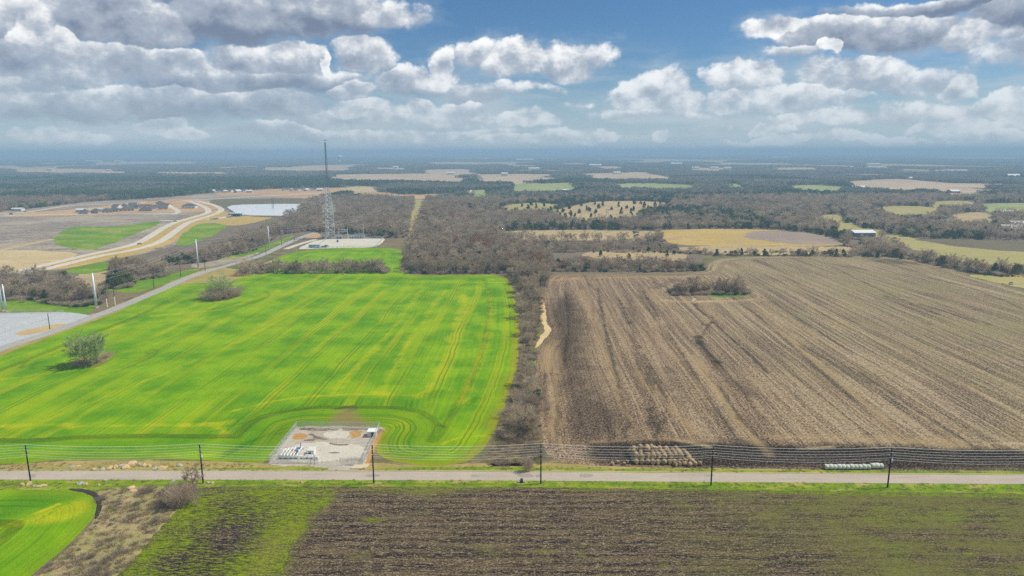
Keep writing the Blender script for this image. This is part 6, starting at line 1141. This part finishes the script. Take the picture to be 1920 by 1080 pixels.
# far water tower and H-frame pylon
X, Y = G(636.5, 305.5); h = hgt(636.5, 305.5, 291); e = empty('water_tower', (X, Y, 0), 'tiny pale water tower on the plain right of the lattice tower', 'water tower'); MB().tube([(0, 0, 0), (0, 0, h*.15), (0, 0, h*.7)], [14, 8, 8], 12).build('stem', M['palesteel'], e, smooth=True); MB().tube([(0, 0, h*.62), (0, 0, h*.72), (0, 0, h*.85), (0, 0, h*.95), (0, 0, h)], [8, 22, 25, 18, 4], 16).build('tank', M['palesteel'], e, smooth=True)
def hframe(px, py, tp, w, label, mat='offwhite'):
    X, Y = G(px, py); h = hgt(px, py, tp); e = empty('pylon', (X, Y, 0), label, 'pylon')
    for s in (-1, 1): MB().tube([(s*w/2, 0, 0), (s*w/2, 0, h)], .35, 6).build('pole', M[mat], e)
    MB().box(0, 0, h-1.6, w*2, .4, .4).build('crossarm', M['greywood'], e); MB().tube([(-w/2, 0, h-7), (w/2, 0, h-2.5)], .15, 5).tube([(w/2, 0, h-7), (-w/2, 0, h-2.5)], .15, 5).build('brace', M['greywood'], e)
hframe(1352, 400, 379, 3.4, 'H-frame pylon rising from the woods right of the cedar pasture'); hframe(1139, 410, 391, 3.0, 'thin H-frame pylon in the middle of the cedar pasture'); hframe(1556, 398, 384, 3.0, 'thin H-frame pylon in the woods left of the far green pastures', 'greywood')
X, Y = G(512, 402); hframe(512, 391, 371, 2.2, 'dark pylon standing on the pond bank', 'darksteel')
# vehicles
def vehicle(px, py, L, wd, hh, col, label, rz=0.0, name='parked_car', cat='car', g=None):
    X, Y = G(px, py); e = empty(name, (X, Y, .05), label, cat, g, rz); k = L*.19
    b = MB().box(0, 0, .35, L, wd, .55*hh/1.5, tx=.97, ty=.94).build('body', col, e)
    if name == 'parked_car': MB().box(-.1*L/4, 0, .35+.55*hh/1.5, L*.56, wd*.9, .5*hh/1.5, tx=.72, ty=.85).build('cabin', M['dark'], e)
    else: MB().box(-L*.12, 0, .35+.55*hh/1.5, L*.72, wd, hh-1.0).build('cargo_box', M['white'], e); MB().box(L*.38, 0, .35+.55*hh/1.5, L*.2, wd*.92, hh*.4, tx=.8).build('cabin', M['dark'], e)
    for s in (-1, 1):
        for t in (-1, 1): MB().tube([(s*L*.32, t*wd*.5-.1, .36), (s*L*.32, t*wd*.5+.1, .36)], .36, 10).build('wheel', M['tyre'], e)
    return e
cw = simple('white_car_paint', C('dcdcd8'), .3, 0, .02, 1, .5); cd = simple('dark_car_paint', C('2e3338'), .3, 0, .02, 1, .5); cs = simple('silver_car_paint', C('9fa6ac'), .3, .3, .02, 1, .5)
vehicle(262, 458, 4.8, 1.9, 1.5, cs, 'silver car driving on the near curve of the highway', .45); vehicle(328, 415.5, 4.8, 1.9, 1.6, cd, 'dark car at the junction of the highway and the side road', .2)
vehicle(397, 412, 5, 1.9, 1.6, cw, 'white pickup parked left of the others near the site building', .3); vehicle(402, 411.5, 5, 1.9, 1.7, cd, 'dark pickup between two parked vehicles near the site building', .2); vehicle(407, 411, 5, 1.9, 1.6, cs, 'silver pickup parked nearest the blue site building', .4)
vehicle(607, 464, 5.4, 2, 1.8, cd, 'dark pickup parked beside the pale blue container', .1); vehicle(612, 462.5, 5.2, 2, 1.9, cw, 'white van-like car parked right of the dark pickup at the substation', .1)
vehicle(21, 402, 5.5, 2, 1.8, cd, 'dark pickup on the dirt road at the far left', .1); vehicle(47, 397.5, 6, 2.2, 2, cs, 'silver pickup on the dirt road right of the white trailer', .2); vehicle(430, 408, 7, 2.4, 3.0, cw, 'small white box truck beside the blue site building', .1, 'box_truck', 'truck')
vehicle(1677, 447.5, 4.6, 1.9, 1.6, cd, 'small dark car on the dirt track beside the metal barn', .2)
vehicle(1896, 533, 4.8, 2.0, 1.5, cw, 'small pale vehicle standing in the far right pasture', 1.0)
# weeds and clods as ground cover
def tuft(seed, n, h, w, mat):
    B = TB(seed); r = B.r; a = r.normal(0, w, (n, 2)); B.slivers(np.column_stack([a, np.zeros(n)]), nrm(np.column_stack([a*.9+r.normal(0, .25, (n, 2)), np.full(n, .8)])), r.uniform(.4, 1, n)*h, np.full(n, .07)); return B.mesh('tuft', mat)
M['dryweed'] = leafmat('dry_weeds', ('bfab84', 'a8956e', 'cdbb92', '9a8962'), transl=.3); M['greenweed'] = leafmat('green_weeds', ('86a02c', 'a0b040', '6f8c20', '95a048'), transl=.3)
M['greyweed'] = leafmat('grey_brown_weeds', ('9c8d7d', '8a7b6c', 'ad9e8e', '8c7e6c'), transl=.3)
TF = [tuft(400, 60, .7, .35, M['dryweed']), tuft(401, 70, .8, .4, M['greyweed']), tuft(402, 60, .5, .35, M['greenweed']), tuft(403, 110, 1.3, .6, M['greyweed'])]
def cover(name, label, poly, dens, mixp, s0=.6, s1=1.3):
    P = world_poly(poly, True, 3); (x0, y0), (x1, y1) = P.min(0), P.max(0); n = int((x1-x0)*(y1-y0)*dens); X = RNG.uniform(x0, x1, n); Y = RNG.uniform(y0, y1, n); k = inside(X, Y, P) & (vnoise(X, Y, 7, 77) > RNG.uniform(-.35, .15, n)); X, Y = X[k], Y[k]; n = len(X)
    scatter(name, label, X, Y, RNG.uniform(s0, s1, n), RNG.choice(4, n, p=mixp), TF, .02)
cover('dry_scrub', 'rough dry weeds and brush between the two near fields', [(182, 918), (240, 912), (372, 912), (350, 938), (310, 985), (225, 1082), (100, 1200), (-60, 1190), (60, 1082), (110, 1045), (150, 1010), (184, 972), (192, 946)], 1.1, [.42, .32, .14, .12])
cover('verge_weeds', 'short grass and weeds along both verges of the near road', [(-100, 920), (-100, 900), (480, 899), (960, 901), (1440, 905), (2000, 909), (2000, 924), (1440, 917), (960, 911), (480, 911), (180, 920)], .9, [.35, .05, .6, .0], .3, .7)
cover('verge_weeds', 'dry grass along the far verge of the near road', [(-100, 884), (-100, 868), (480, 868), (500, 882), (700, 880), (960, 872), (1160, 878), (1440, 877), (2000, 880), (2000, 887), (1440, 886), (960, 882), (620, 882)], .9, [.6, .12, .28, .0], .3, .7)
cover('bank_weeds', 'dry weeds and brush on the bank under the hedgerow', [(910, 878), (922, 842), (948, 778), (964, 720), (976, 680), (980, 600), (970, 560), (1020, 560), (1005, 650), (1002, 690), (1008, 780), (1018, 870)], .8, [.3, .45, .12, .13], .6, 1.4)
cover('field_weeds', 'scattered weeds and crop stubble in the near tilled field', [(430, 920), (620, 914), (960, 916), (1440, 922), (2000, 930), (2300, 1100), (1000, 1150), (200, 1150), (330, 960)], .35, [.55, .15, .30, .0], .2, .45)
# ------------------------------------------------------------------ the air
hz = bpy.data.materials.new('haze_air'); hz.use_nodes = True; n = NT(hz.node_tree); hz.node_tree.nodes.clear()
pv = n.new('ShaderNodeVolumePrincipled'); ov = n.new('ShaderNodeOutputMaterial'); n.l.new(pv.outputs[0], ov.inputs['Volume'])
pv.inputs['Density'].default_value = 2.7e-4; pv.inputs['Color'].default_value = (.52, .78, 1.0, 1)
tag(MB().box(0, 0, -1, 104000, 104000, 121).build('haze', hz), 'thin blue haze over the whole plain', None, None, 'stuff')
